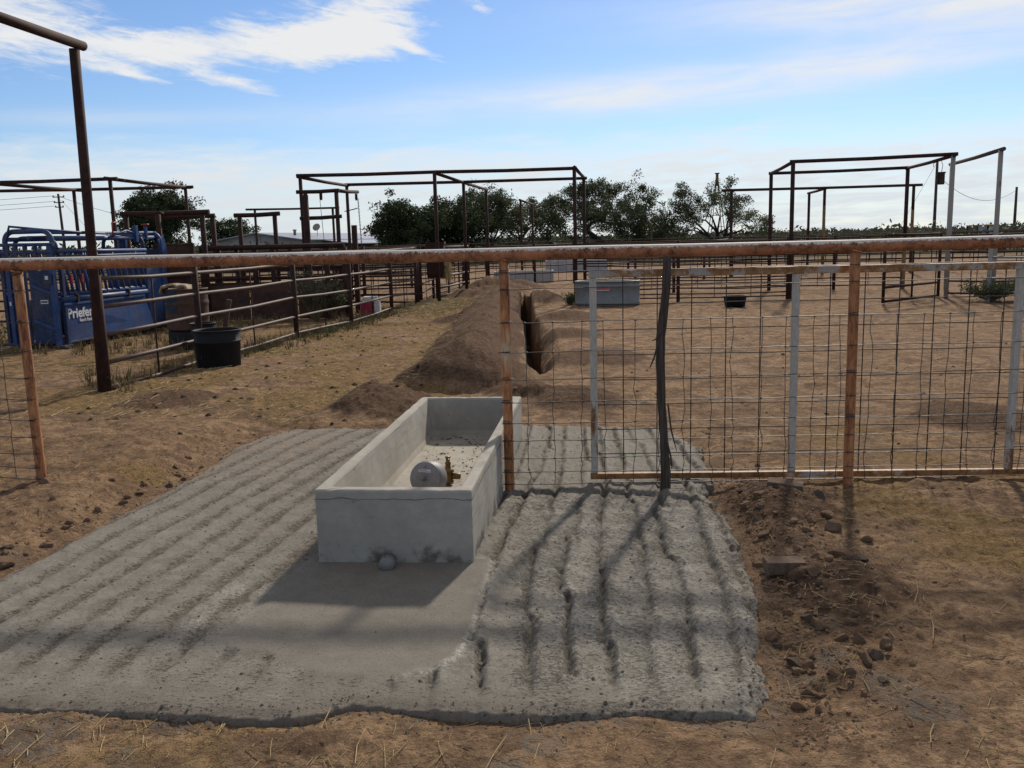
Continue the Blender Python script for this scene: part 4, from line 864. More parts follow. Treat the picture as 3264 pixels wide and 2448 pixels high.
overhead('overhead_frame', 'pale weathered tall frame of two posts at the right pen', [(10.64, 19.55, H_), (11.17, 22.74, H_)], [((10.62, 19.4, H_ + .02), (11.2, 22.9, H_ - .03), 'brown_pipe')], .05, .045, 'white_post')
overhead('overhead_frame', 'far low-looking overhead frame with ochre posts right of the trees', [(8.37, 33.7, H_), (15.0, 33.33, H_), (12.54, 37.5, H_), (11.95, 34.0, H_)], [((8.0, 33.72, H_), (15.3, 33.3, H_)), ((12.56, 37.7, H_ - .01), (11.9, 33.6, H_ - .01))], .055, .05, 'dark_rust', pmats={1: ('ochre_pipe', .72, 'dark_rust'), 3: ('ochre_pipe', .8, 'dark_rust')})
overhead('pipe_portal', 'far thin overhead frame behind the house-side portals', [(-11.2, 40, H_), (-7.75, 40, H_)], [((-11.6, 40, H_), (-7.45, 40, H_ - .02))], .055, .045)
overhead('pipe_portal', 'thin dark portal standing before the dark tree gap', [(.55, 37.5, H_), (1.15, 42, H_)], [((.5, 37.3, H_), (1.2, 42.2, H_))], .05, .045)
overhead('pipe_portal', 'low dark double portal right behind the blue chute', [(-7.75, 18.3, 2.24), (-6.98, 18.0, 2.24), (-6.2, 18.3, 2.24), (-6.35, 19.4, 2.2)], [((-7.85, 18.3, 2.28), (-6.05, 18.3, 2.28)), ((-7.75, 19.3, 2.24), (-6.3, 19.4, 2.24)), ((-6.98, 18.0, 2.26), (-6.98, 18.6, 2.26))], .055, .05)
overhead('pipe_portal', 'low dark portal of three pipes in front of the house', [(-6.1, 20.5, 2.24), (-5.3, 20.5, 2.24)], [((-6.22, 20.5, 2.27), (-5.18, 20.5, 2.29))], .052, .05)
# rope-gate portal
Tr = overhead('gate_lift_frame', 'dark sliding-gate frame with thick post, pulleys and hanging chain', [(-4.74, 21.25, 2.78), (-4.02, 21.3, 2.8)], [((-4.95, 21.25, 2.80), (-3.95, 21.3, 2.82)), ((-4.9, 21.25, 2.19), (-3.92, 21.3, 2.22)), ((-4.05, 21.3, 2.82), (-3.98, 24.1, 2.93))], .05, .045)
pipe('thick_post', [(-4.74, 21.2, -.1), (-4.74, 21.2, 2.72)], .075, 'dark_rust', Tr, 14)
for (x, y, z) in ((-4.37, 21.22, 2.70), (-3.99, 23.9, 2.80)):
    w = MB(); w.box((x, y, z), (.06, .07, .14)); p = w.build('pulley', 'dark_rust', Tr); MB().lathe([(0, -.02), (.06, -.02), (.045, 0), (.06, .02), (0, .02)], 14, Matrix.Translation((x, y, z - .05)) @ Matrix.Rotation(R(90), 4, 'Y')).build('wheel', 'dark_rust', p)
pipe('rope', [(-4.40, 21.22, 2.65), (-4.36, 21.25, 1.6), (-4.33, 21.25, .9)], .007, 'cable', Tr, 5)
c_ = MB()
for k in range(46):
    z = 2.72 - k * .042; x = -3.93 + .0012 * k; y = 23.8; a = (k % 2) * math.pi / 2
    c_.tube([(x + .014 * math.cos(a) * math.cos(t), y + .014 * math.sin(a) * math.cos(t), z + .03 * math.sin(t)) for t in np.linspace(0, 2 * math.pi, 9)[:-1]], .006, 4, closed=True)
c_.build('chain', 'rod', Tr)
pipe('hook_bar', [(-4.3, 23.8, 2.42), (-4.05, 23.8, 2.47), (-3.95, 23.8, 2.50)], .014, 'dark_rust', Tr, 6)
# alley walls with steel sheets
Ta = thing('alley_wall', 'rust-brown sheeted alley wall with thick rails between chute and feeder', 'fence')
ax0, ax1 = -6.55, -3.5
for z, r_ in ((1.55, .055), (1.42, .03), (1.10, .035), (.90, .03), (.78, .035)): pipe('rail', [(ax0, 19.0, z), (-5, 19.05, z - .005), (ax1, 19.1, z)], r_, 'dark_rust', Ta, 10)
for x in np.linspace(ax0, ax1, 9): pipe('post', [(x, 19.06, -.1), (x, 19.06, 1.5)], .045 if rnd.random() < .6 else .06, 'dark_rust', Ta, 10)
for i, x in enumerate(np.linspace(ax0, ax1, 4)[:-1]):
    w = MB(); w.box((x + .5, 18.985, .39), (1.0, .012, .76), (rnd.uniform(-.02, .02), 0, 0)); w.build('steel_sheet', 'barrel_rust', Ta)
w = MB(); w.box((-3.42, 20.0, 1.0), (.11, .11, 1.95)); o = w.build('square_post', 'dark_rust', Ta)
Tb = thing('solid_screen', 'tall solid rusty steel panel standing at the rear of the blue chute', 'screen', (-6.62, 17.75, 0), R(6))
w = MB(); w.box((0, 0, .82), (.72, .03, 1.62)); w.build('sheet', 'barrel_rust', Tb)
for x in (-.36, .36): w = MB(); w.box((x, -.02, .80), (.06, .06, 1.7)); w.build('edge_post', 'dark_rust', Tb)
for z in (.62, 1.0): w = MB(); w.box((0, -.03, z), (.66, .03, .04)); w.build('stiffener', 'dark_rust', Tb)
w = MB(); w.box((0, -.0, 1.645), (.78, .08, .03)); w.build('top_cap', 'barrel_rust', Tb)
# more alley and pen fences behind
PR = [1.43, 1.2, .98, .76, .54, .32, .12]
fence('pen_fence', 'dark pipe pen fence behind the sheeted alley wall', [(-9.0, 22.0), (-7.2, 22.0), (-5.4, 22.1), (-3.6, 22.1), (-2.2, 22.0)], PR, 1.5, .045, .024, 'dark_rust', 'dark_rust', 3)
fence('pen_fence', 'dark pipe pen fence along the rear posts of the wide frame', [(-8.7, 24.8), (-6.5, 25), (-4.44, 25.1), (-2.6, 25.1)], PR, 1.45, .042, .022, 'dark_rust', 'dark_rust', 2)
fence('pen_fence', 'dark cross fence running back from the hay heap', [(-2.2, 21.3), (-2.15, 25.1), (-1.5, 29.5), (-.78, 31.0)], PR[1:], 1.4, .04, .02, 'dark_rust', 'dark_rust', 1)
fence('pen_fence', 'dark pipe fence beside the galvanized stock tank', [(1.6, 21.45), (4.04, 21.3), (6.62, 21.15)], [1.42, 1.0, .96, .78, .56, .43, .31, .19, .1], 1.45, .042, .016, 'dark_rust', 'dark_rust', 2)
fence('pen_fence', 'dark pipe fence joining the rear posts of the right frame', [(2.11, 24.87), (4.6, 24.9), (7.24, 24.81), (8.9, 24.4), (10.6, 23.95)], PR, 1.44, .045, .018, 'dark_rust', 'dark_rust', 3)
fence('pen_fence', 'low dark fence before the far concrete tank', [(-.78, 31.0), (.9, 31.3), (2.3, 31.6), (4.5, 31.8), (7.0, 32), (8.4, 33.6)], [1.38, 1.1, .67, .4, .12], 1.42, .045, .02, 'dark_rust', 'brown_pipe', 4)
fence('pen_fence', 'dark pipe fence between the two tall frames at right', [(9.99, 20.3), (10.64, 19.6), (12.6, 19.8), (14.8, 20.2)], [1.42, 1.05, .72, .4, .12], 1.45, .045, .022, 'dark_rust', 'dark_rust', 2)
fence('pen_fence', 'pale weathered pipe fence at the right edge behind the gate', [(10.2, 18.9), (11.6, 17.9), (13.3, 16.6)], [1.3, .95, .5, .2], 1.36, .045, .024, 'white_post', 'white_post', 0)
fence('pen_fence', 'far brown pen fence under the mesquite trees', [(-6, 44), (-2, 44.5), (2, 45), (6, 45), (10, 44.5), (14, 44), (19, 43), (26, 41)], [1.45, 1.2, .95, .7, .45, .2], 1.5, .05, .022, 'dark_rust', 'dark_rust', 9, stay_r=.02)
fence('pen_fence', 'far brown pen fence below the house', [(-26, 38), (-21, 39.5), (-16, 40), (-11.2, 40), (-7.7, 40), (-3, 39)], [1.45, 1.2, .95, .7, .45, .2], 1.5, .05, .022, 'dark_rust', 'dark_rust', 7, stay_r=.02)
fence('pen_fence', 'middle brown pen fence left of the trench spoil', [(-9, 30), (-6, 30.5), (-3.4, 31), (-1.6, 31)], PR, 1.46, .045, .02, 'dark_rust', 'dark_rust', 5, stay_r=.015)
fence('pen_fence', 'middle brown pen fence below the ochre-post frame', [(8.37, 33.7), (11.95, 34), (15, 33.3), (19, 32)], PR, 1.46, .045, .02, 'dark_rust', 'dark_rust', 5, stay_r=.015)
fence('pen_fence', 'brown pipe fence left of the blue chute', [(-16.5, 19.5), (-13, 19.3), (-10.5, 19.0), (-9.0, 18.6)], PR, 1.46, .045, .022, 'dark_rust', 'dark_rust', 2)

# ------------------------------------------------------------------ blue squeeze chute
def build_chute():
    T = thing('squeeze_chute', 'blue steel cattle squeeze chute with white lettering on its side panel', 'chute', (-7.1, 14.0, .06), R(-8))
    # local: x to the right (0 = near side plane, negative = away), y along the chute, z up
    B, D, G = 'blue_paint', 'blue_dark', 'blue_dull'; L = 3.27; W = .78
    def bx(name, c, size, m=B, rot=None, p=T, bev=.006): return MB().bbox(c, size, rot, bev).build(name, m, p)
    # front corner posts and legs
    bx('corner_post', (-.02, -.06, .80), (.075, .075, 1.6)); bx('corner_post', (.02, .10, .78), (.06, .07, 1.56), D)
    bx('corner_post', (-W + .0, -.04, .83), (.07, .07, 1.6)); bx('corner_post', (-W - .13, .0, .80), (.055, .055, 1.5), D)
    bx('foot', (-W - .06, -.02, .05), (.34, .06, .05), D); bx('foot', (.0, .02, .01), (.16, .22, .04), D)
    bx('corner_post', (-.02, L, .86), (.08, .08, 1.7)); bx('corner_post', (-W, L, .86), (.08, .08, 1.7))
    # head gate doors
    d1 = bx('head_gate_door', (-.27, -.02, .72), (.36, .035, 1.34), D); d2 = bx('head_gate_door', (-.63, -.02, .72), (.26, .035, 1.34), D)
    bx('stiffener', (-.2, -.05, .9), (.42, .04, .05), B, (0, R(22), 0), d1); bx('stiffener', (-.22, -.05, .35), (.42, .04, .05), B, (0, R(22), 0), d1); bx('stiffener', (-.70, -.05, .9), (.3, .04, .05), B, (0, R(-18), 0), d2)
    st = MB(); pts = []
    for k in range(24): r_ = .05 if k % 2 == 0 else .034; pts.append((-.25 + r_ * math.cos(k * math.pi / 12), -.041, 1.25 + r_ * math.sin(k * math.pi / 12)))
    st.poly(pts, .003, (0, -1, 0)); st.build('sun_decal', 'yellow_decal', d1)
    MB().box((-.22, -.041, .72), (.13, .003, .06)).build('warning_label', 'sticker', d1)
    MB().box((-.22, -.0435, .72), (.11, .002, .026)).build('warning_print', 'blue_dark', d1)
    MB().box((-W + .0, -.078, .70), (.03, .003, .06)).build('label', 'sticker', T); MB().box((.0, -.099, 1.30), (.03, .003, .09)).build('label', 'sticker', T)
    bx('latch_box', (-.06, -.12, 1.08), (.11, .08, .16), D); MB().box((-.055, -.165, 1.10), (.05, .01, .06)).build('latch_plate', 'sticker', T)
    # front cross bars
    for z, x0, x1 in ((1.62, -1.15, .06), (1.50, -1.1, .02), (1.40, -.95, .0)): pipe('cross_bar', [(x0, -.08, z), (x1, -.08, z - .01)], .028, B, T)
    for x in (-1.0, -.72, -.58, -.42, -.25): bx('cross_strut', (x, -.09, 1.52), (.055, .05, .22), D)
    # rounded hoops at both ends
    def hoop(y, zt, xl, xr, z0, r_=.05, m=G):
        P = [(xl, y, z0)]
        for k in range(7): a = R(180 - 90 * k / 6); P.append((xl + .16 + .16 * math.cos(a), y, zt - .16 + .16 * math.sin(a)))
        for k in range(7): a = R(90 - 90 * k / 6); P.append((xr - .16 + .16 * math.cos(a), y, zt - .16 + .16 * math.sin(a)))
        P.append((xr, y, z0)); return pipe('hoop', P, r_, m, T, 12)
    hoop(-.02, 1.82, -.80, .0, 1.45, .040); hoop(.1, 1.72, -.74, -.02, 1.45, .03, D); hoop(L - .12, 1.80, -.80, .02, 1.2, .042, B); hoop(L - .7, 1.76, -.78, 0, 1.4, .034, D)
    # top tubes
    for x, z, r_ in ((-.06, 1.70, .034), (-.40, 1.72, .03), (-.74, 1.70, .034), (-.1, 1.79, .022)): pipe('top_tube', [(x, -.02, z), (x, L - .05, z + .02)], r_, G, T, 12)
    pipe('side_tube', [(.03, 0, 1.50), (.03, 2.6, 1.49)], .03, B, T); pipe('side_tube', [(.05, .05, 1.42), (.05, 2.55, 1.42)], .022, D, T)
    # control lever
    pipe('control_arm', [(-.78, -.08, 1.55), (-.64, -.1, 1.90), (-.2, .1, 1.84), (.0, .7, 1.80), (-.02, 1.5, 1.78)], .02, B, T)
    MB().lathe([(0, 0), (.05, 0), (.05, .05), (0, .05)], 12, Matrix.Translation((.0, .8, 1.77))).build('arm_pivot', 'dark_rust', T)
    pipe('red_handle', [(.02, 1.62, 1.72), (.02, 1.62, 1.97), (.02, 1.78, 1.985)], .014, 'red_plastic', T, 8); pipe('lever', [(-.02, 1.55, 1.72), (-.02, 2.1, 1.84), (-.02, 2.6, 1.76)], .018, B, T, 8)
    bx('upright', (-.02, 2.40, 1.78), (.07, .08, .3)); bx('upright', (-.02, 2.75, 1.8), (.05, .05, .26)); MB().lathe([(0, 0), (.07, .0), (.07, .025), (0, .03)], 12, Matrix.Translation((-.02, 2.75, 1.94))).build('red_knob', 'red_plastic', T)
    # mid rails
    pipe('mid_rail', [(.03, .02, .745), (.03, 2.5, .735)], .042, G, T, 12); pipe('mid_rail', [(.0, .02, .83), (.0, 2.5, .82)], .036, B, T, 12)
    for y in (.38, 1.86): bx('hinge', (.06, y, .75), (.06, .05, .13), 'dark_rust')
    # side drop panel: trapezoid plate with a lip
    pn = MB(); pn.poly([(.03, .06, .06), (.10, 2.58, .05), (.03, 2.42, .70), (.03, .06, .70)], .02, (1, 0, 0)); sp = pn.build('side_panel', B, T)
    bx('lip', (.045, 1.22, .665), (.03, 2.36, .035), G, None, sp); bx('lip', (.06, 1.3, .06), (.03, 2.5, .03), D, (0, 0, -.02), sp)
    # slanting squeeze bars in pairs, each bent near its foot
    ys = [.10, .24, .38, .52, .66, .82, 1.16, 1.32, 1.5, 1.68, 1.86, 2.06, 2.22, 2.4]
    for i, y in enumerate(ys):
        m = B if i % 3 else D; b = MB(); pts = [(.01, y + .03, 1.50), (.01, y + .04, 1.2), (.015, y + .10, .98), (.015, y + .13, .82)]
        pipe('squeeze_bar', pts, .024 if i % 4 else .034, m, T, 8)
        if i in (1, 3): bx('red_tab', (.045, y + .07, 1.06), (.03, .05, .14), 'red_plastic')
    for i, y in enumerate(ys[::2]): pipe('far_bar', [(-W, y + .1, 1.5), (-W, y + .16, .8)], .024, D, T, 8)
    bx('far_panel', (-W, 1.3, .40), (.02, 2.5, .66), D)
    # rear enclosure
    bx('rear_panel', (.02, 2.90, .70), (.03, .66, 1.25), G); bx('rear_panel', (-.39, L + .02, .8), (.74, .03, 1.4), D); bx('rear_rib', (.045, 3.12, .70), (.03, .10, 1.3), B)
    bx('rear_gusset', (.03, L - .06, 1.55), (.03, .22, .34), B, (R(20), 0, 0))
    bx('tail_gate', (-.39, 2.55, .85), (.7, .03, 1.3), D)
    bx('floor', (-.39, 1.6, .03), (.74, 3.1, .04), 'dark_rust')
    # lettering
    def text(body, size, x, y, z, m, off, parent, sx=1.0):
        cu = bpy.data.curves.new('t', 'FONT'); cu.body = body; cu.size = size; cu.extrude = .002; cu.offset = off; cu.resolution_u = 4
        o = bpy.data.objects.new('t', cu); col.objects.link(o); bpy.context.view_layer.update()
        me = bpy.data.meshes.new_from_object(o.evaluated_get(bpy.context.evaluated_depsgraph_get())); bpy.data.objects.remove(o)
        me.materials.clear(); me.materials.append(MATS[m]); t = bpy.data.objects.new('lettering', me); col.objects.link(t); t.parent = parent
        t.matrix_local = Matrix.Translation((x, y, z)) @ Matrix.Rotation(R(90), 4, 'Z') @ Matrix.Rotation(R(90), 4, 'X') @ Matrix.Diagonal((sx, 1, 1, 1)); return t
    text('Priefert', .22, .036, .12, .44, 'lettering', .006, sp, 1.12); text('Ranch Equipment', .072, .037, .42, .365, 'lettering', .002, sp)
    MB().box((.037, .365, .605), (.004, .036, .03)).build('red_dot', 'red_print', sp)
build_chute()

# ------------------------------------------------------------------ tubs, barrel, tank
def tub(label, x, y, r0, r1, h, sx=1., sy=1., rz=0, mat='black_rubber', name='rubber_tub', n=36):
    T = thing(name, label, 'tub', (x, y, hgt(x, y) - .005), rz)
    b = MB(); b.lathe([(0, .0), (r0 - .01, 0), (r0, .012), (r0 + (r1 - r0) * .66, h * .66), (r0 + (r1 - r0) * .7 + .012, h * .67), (r0 + (r1 - r0) * .7 + .012, h * .71), (r0 + (r1 - r0) * .74, h * .72), (r1, h - .02)], n, None, sx, sy); w = b.build('wall', mat, T)
    b = MB(); b.lathe([(r1, h - .022), (r1 + .014, h - .018), (r1 + .016, h - .004), (r1 + .006, h), (r1 - .012, h - .004), (r1 - .016, h - .03), (r0 - .02, .03), (0, .03)], n, None, sx, sy); b.build('rim', mat, T)
    return T
tub('round black rubber tub standing by the long pipe fence', -3.70, 11.12, .268, .283, .475)
tub('small black bucket behind the long fence, half hidden by the round tub', -4.42, 12.7, .15, .17, .47, name='bucket', n=24)
def rect_tub():
    x, y = 4.9, 19.3; T = thing('feed_pan', 'low black rectangular feed pan alone on the dirt of the right pen', 'tub', (x, y, hgt(x, y)), R(4))
    b = MB(); b.stadium([(-.4, 0.0), (-.06, 0.0), (-.03, .02), (.0, .22), (.02, .24), (.02, .25), (-.012, .25), (-.02, .23), (-.05, .04), (-.4, .04)], .50, .34, 6); b.build('pan', 'black_rubber', T)
    for s in (-1, 1): MB().box((s * .265, 0, .225), (.03, .16, .03)).build('handle', 'black_rubber', T)
rect_tub()
def barrel():
    x, y = -5.0, 13.75; T = thing('steel_drum', 'rusty open steel drum with dark patch on a black base', 'barrel', (x, y, hgt(x, y)))
    MB().lathe([(0, .0), (.30, 0), (.31, .03), (.31, .26), (.28, .30), (0, .30)], 28).build('base', 'black_rubber', T)
    b = MB(); P = [(.30, .30)]
    for k in range(24):
        z = .30 + .60 * k / 23; P.append((.315 + (.010 if k in (7, 8, 15, 16) else 0), z))
    P += [(.328, .91), (.328, .925), (.31, .93), (.30, .90), (.30, .36), (0, .36)]; b.lathe(P, 32); w = b.build('drum', 'barrel_rust', T)
    b = MB(); Pp = []
    for k in range(9):
        a = R(200 + 62 * k / 8); Pp.append(a)
    vs = []; fs = []
    for a in Pp:
        for z in (.60 + .04 * math.sin(a * 7), .90): vs.append((.322 * math.cos(a), .322 * math.sin(a), z))
    for k in range(8): fs.append((2 * k, 2 * k + 2, 2 * k + 3, 2 * k + 1))
    b._add(vs, fs, True); b.build('blue_patch', 'barrel_blue', w)
    s = MB(); V = []; F = []; n = 14
    S = thing('feed_sack', 'crumpled tan sack draped over the rusty drum rim', 'sack', (x - .1, y - .1, hgt(x, y) + .93))
    for i in range(n):
        for j in range(8):
            u = i / (n - 1) - .5; v = j / 7 - .5; q = float(fbm(u * 5 + 3, v * 5, 3, 12)); V.append((u * .46, v * .3, .03 + .05 * q + .04 * (1 - 4 * u * u) - (.08 if abs(u) > .46 else 0)))
    for i in range(n - 1):
        for j in range(7): F.append((i * 8 + j, (i + 1) * 8 + j, (i + 1) * 8 + j + 1, i * 8 + j + 1))
    s._add(V, F, True); o = s.build('cloth', 'tan_sack', S); md = o.modifiers.new('thick', 'SOLIDIFY'); md.thickness = .03
barrel()
o = MB().box((0, 0, .38), (.07, .04, .78)).build('wood_stake', 'pole_wood', None, (-4.55, 13.9, hgt(-4.55, 13.9))); o.rotation_euler = (0, R(12), 0); tag(o, 'weathered wooden stake leaning beside the rusty drum', 'stake')
def stock_tank():
    x, y = 2.28, 20.75; T = thing('stock_tank', 'oval galvanized stock tank with faded red label near the trench', 'tank', (x, y, hgt(x, y)), R(-6))
    b = MB(); b.stadium([(-.3, .0), (-.01, .0), (0, .01), (0, .05), (.012, .06), (.012, .075), (0, .085), (0, .44), (.010, .452), (.010, .466), (0, .478), (0, .55), (.018, .556), (.02, .572), (.006, .582), (-.012, .575), (-.014, .05), (-.3, .05)], 1.5, .62, 12); b.build('shell', 'galvanized', T)
    l_ = MB(); l_.box((-.1, -.3145, .40), (.32, .004, .085)).build('label', 'pink_print', T)
    for k in range(7): MB().box((-.22 + .04 * k, -.3175, .41), (.024, .002, .04)).build('label_mark', 'red_print', T)
    MB().box((-.1, -.3175, .372), (.3, .002, .014)).build('label_mark', 'sticker', T)
stock_tank()
def far_tank(label, x, y, L, W, h, rz):
    T = thing('concrete_tank', label, 'trough', (x, y, hgt(x, y) - .02), rz); b = MB(); t = .07
    for c, s in (((0, -W / 2 + t / 2, h / 2), (L, t, h)), ((0, W / 2 - t / 2, h / 2), (L, t, h)), ((-L / 2 + t / 2, 0, h / 2), (t, W - 2 * t, h)), ((L / 2 - t / 2, 0, h / 2), (t, W - 2 * t, h))): MB().bbox(c, s, None, .012).build('side_wall', 'concrete_far', T)
    MB().box((0, 0, .05), (L - 2 * t, W - 2 * t, .08)).build('floor', 'concrete_far', T)
far_tank('pale concrete tank seen beyond the trench end', .55, 33.2, 2.2, .8, .42, R(-3)); far_tank('second pale concrete tank far behind the first one', 3.3, 44.0, 3.0, .9, .55, R(-3))
def feeder():
    x, y = -1.82, 22.3; T = thing('hay_feeder', 'dark rusty hay feeder bin hung high on the fence corner', 'feeder', (x, y, 0))
    b = MB(); V = []; F = []; n = 12
    prof = [(-.17, .70)] + [(.20 * math.sin(R(a)), .74 + .14 - .20 * math.cos(R(a)) ) for a in range(-60, 61, 15)] + [(.22, 1.05), (.24, 1.56)]
    prof = [(-.24, 1.56), (-.22, 1.05)] + prof[1:]
    m = len(prof)
    for sx in (-.22, .22):
        for (yy, zz) in prof: V.append((sx, yy, zz))
    for i in range(m - 1): F.append((i, i + 1, m + i + 1, m + i))
    F.append(tuple(range(m))); F.append(tuple(reversed(range(m, 2 * m)))); b._add(V, F); b.build('bin', 'dark_rust', T)
    for sx in (-.225, .225): MB().box((sx, 0, 1.54), (.03, .5, .06)).build('rim', 'dark_rust', T)
    pipe('hanger_post', [(.02, .3, -.1), (.02, .3, 1.6)], .05, 'dark_rust', T)
    h = MB()
    for i in range(260):
        a = Vector((rnd.gauss(.27, .04), rnd.gauss(0, .12), rnd.uniform(.72, 1.12))); d = Vector((rnd.gauss(.03, .06), rnd.gauss(0, .08), rnd.gauss(-.1, .08))); h.tube([a, a + d], .004, 3, False)
    o = h.build('hay', 'straw', T); o['kind'] = 'stuff'
feeder()
c = thing('cooler_box', 'small box with crimson lower half and pale top behind the long fence', 'box', (-3.05, 19.1, 0)); 
MB().bbox((-.02, 0, .17), (.26, .22, .30), None, .02).build('body', 'crimson', c); MB().bbox((.05, .05, .38), (.32, .24, .12), None, .02).build('lid', 'white_plastic', c); MB().bbox((.2, .0, .2), (.12, .2, .3), None, .02).build('side_bin', 'white_plastic', c)

# ------------------------------------------------------------------ vegetation
def leaf_quads(C, rad, n_per, size, rs, flat=1.):
    """many small leaf faces spread through clumps centred at C"""
    C = np.asarray(C); m = len(C); k = n_per; d = rs.normal(0, 1, (m, k, 3)); d /= np.linalg.norm(d, axis=2, keepdims=True) + 1e-9
    r_ = rs.random((m, k, 1)) ** .45; P = C[:, None, :] + d * r_ * np.asarray(rad).reshape(-1, 1, 1) * np.array([1, 1, flat]); P = P.reshape(-1, 3); n = len(P)
    a = rs.normal(0, 1, (n, 3)); a /= np.linalg.norm(a, axis=1, keepdims=True); b = np.cross(a, rs.normal(0, 1, (n, 3))); b /= np.linalg.norm(b, axis=1, keepdims=True) + 1e-9
    s = size * rs.uniform(.55, 1.35, (n, 1)); V = np.stack([P - a * s, P + b * s * .45, P + a * s, P - b * s * .45], 1).reshape(-1, 3); return V, np.arange(4 * n).reshape(-1, 4)
def tree(name, label, x, y, h, w, seed, mat, leaf=.09, per=26, clump=.42, depth=5, trunk_h=.18, trunk_r=.2, spread=.95, dense=1., lean=0., bushy=False, group=None, bare=0, sq=.8, fill=0):
    rs = np.random.default_rng(seed); r_ = random.Random(seed); T = thing(name, label, 'tree', (x, y, hgt(x, y)), 0, group); wood = MB(); tips = []; limbs = []
    def grow(p, d, l, r, lv):
        q = p; segs = 3; pts = [p]; rr = [r]
        for i in range(segs):
            d = (d + Vector((r_.gauss(0, .16), r_.gauss(0, .16), r_.gauss(.02, .10)))).normalized(); q = q + d * l / segs; pts.append(q.copy()); rr.append(r * (1 - .38 * (i + 1) / segs))
        limbs.append((pts, rr, 7 if lv < 2 else 4))
        if lv >= 2: tips.append((pts[2], lv))
        if lv >= depth or l < .25: tips.append((q, lv)); return
        for i in range(r_.choice([2, 3, 3]) if lv else r_.choice([3, 4])):
            a = r_.uniform(0, 6.28); t = r_.uniform(.35, spread); u = d.orthogonal().normalized(); v = d.cross(u); nd = (d * math.cos(t) + (u * math.cos(a) + v * math.sin(a)) * math.sin(t)).normalized()
            nd.z = nd.z * .85 + .08; grow(q if i else pts[-1], nd.normalized(), l * r_.uniform(.62, .86), rr[-1] * r_.uniform(.6, .78), lv + 1)
    l0 = h * .26
    nst = 1 if not bushy else 3
    for k in range(nst): grow(Vector((r_.gauss(0, .1) * (k > 0), r_.gauss(0, .1) * (k > 0), -.1)), Vector((lean + r_.gauss(0, .25) * (nst > 1), r_.gauss(0, .08), 1)).normalized(), max(trunk_h * h, .5), trunk_r, 0)
    # fit to the asked crown box
    P = np.array([t[0] for t in tips]); mx = P.max(0); mn = P.min(0); sx = w / (mx[0] - mn[0] + .01); sy = w / (mx[1] - mn[1] + .01); sz = (h - clump * .5) / mx[2]; cx = (mx[0] + mn[0]) / 2
    f = lambda v: ((v[0] - cx * min(1, max(0, v[2] / (mx[2] * .4)))) * sx, v[1] * min(sy, sx * 1.3), v[2] * sz)
    P = np.array([f(p) for p in P])
    for pts, rr, n_s in limbs: wood.tube([f(p) for p in pts], rr, n_s, False)
    wood.build('trunk', 'bark', T)
    if dense < 1: P = P[rs.random(len(P)) < dense]
    if dense > 1:
        extra = P[rs.integers(0, len(P), int(len(P) * (dense - 1)))] + rs.normal(0, clump * .9, (int(len(P) * (dense - 1)), 3)); P = np.vstack([P, extra])
    P = P[P[:, 2] > h * .16]
    if fill:
        u = rs.normal(0, 1, (fill, 3)); u /= np.linalg.norm(u, axis=1, keepdims=True); u *= rs.random((fill, 1)) ** .38; u *= (1 + .16 * np.sin(u[:, :1] * 9 + seed) * np.cos(u[:, 2:] * 7))
        P = np.vstack([P, u * np.array([w * .44, w * .40, h * .40]) + np.array([0, 0, h * .56])])
    V, F = leaf_quads(P, clump * rs.uniform(.6, 1.25, len(P)), per, leaf, rs, sq); np_mesh('crown', V, F, mat, False, T)
    if bare:
        b = MB()
        for i in range(bare):
            p = Vector(P[rs.integers(len(P))]); p.z = max(p.z, h * .6); d = Vector((r_.gauss(0, .5), r_.gauss(0, .5), 1)).normalized(); q = p + d * .5; b.tube([p, q, q + (d + Vector((r_.gauss(0, .5), 0, 0))) * .5], [.02, .012, .006], 4, False)
            b.tube([q, q + (d + Vector((r_.gauss(0, .7), 0, 0))) * .4], [.012, .005], 4, False)
        b.build('bare_twigs', 'bark', T)
    return T
TG = 'trees behind the pens'
tree('evergreen_tree', 'dense dark evergreen tree standing behind the blue chute', -27.7, 70, 6.2, 5.4, 3, 'leaf_cedar', .11, 70, .62, 6, .10, .25, .75, 1.3, fill=230, group=TG)
tree('leafy_tree', 'bushy tree with bare twigs behind the low house', -35.2, 112, 5.4, 7.5, 5, 'leaf_elm', .15, 50, .8, 6, .10, .2, .9, .9, fill=90, group=TG, bare=30)
tree('elm_tree', 'dense round dark tree at the left end of the tree row', -7.3, 63, 4.5, 5.2, 8, 'leaf_elm', .10, 75, .55, 6, .10, .2, .9, 1.3, fill=230, group=TG)
tree('elm_tree', 'dark thick-leaved tree between round tree and mesquites', -4.0, 66, 4.8, 6.2, 11, 'leaf_elm', .10, 70, .55, 6, .10, .2, .95, 1.2, fill=230, group=TG)
tree('mesquite_tree', 'feathery mesquite with one tall plume behind the wide frame', -1.5, 68, 5.7, 6.0, 14, 'leaf_mesquite', .085, 52, .5, 6, .12, .2, 1., 1.1, fill=130, group=TG)
tree('mesquite_tree', 'feathery mesquite left of the dark thin portal', 1.2, 72, 4.6, 5.8, 17, 'leaf_mesquite', .085, 44, .48, 6, .13, .18, 1.05, 1., fill=90, group=TG)
tree('mesquite_tree', 'leaning mesquite right of the thin portal', 4.8, 72, 5.3, 7.0, 21, 'leaf_mesquite', .085, 50, .5, 6, .14, .2, 1., 1., fill=110, group=TG)
tree('mesquite_tree', 'largest mesquite with thick trunk right of the wide frame', 8.9, 70, 6.5, 8.2, 24, 'leaf_mesquite', .085, 50, .5, 6, .16, .32, 1.05, 1.05, fill=120, group=TG)
tree('mesquite_tree', 'airy spreading mesquite with open branches before the tower', 16.3, 70, 6.2, 8.4, 33, 'leaf_mesquite', .08, 30, .46, 6, .12, .22, 1.1, .75, group=TG, bushy=True)
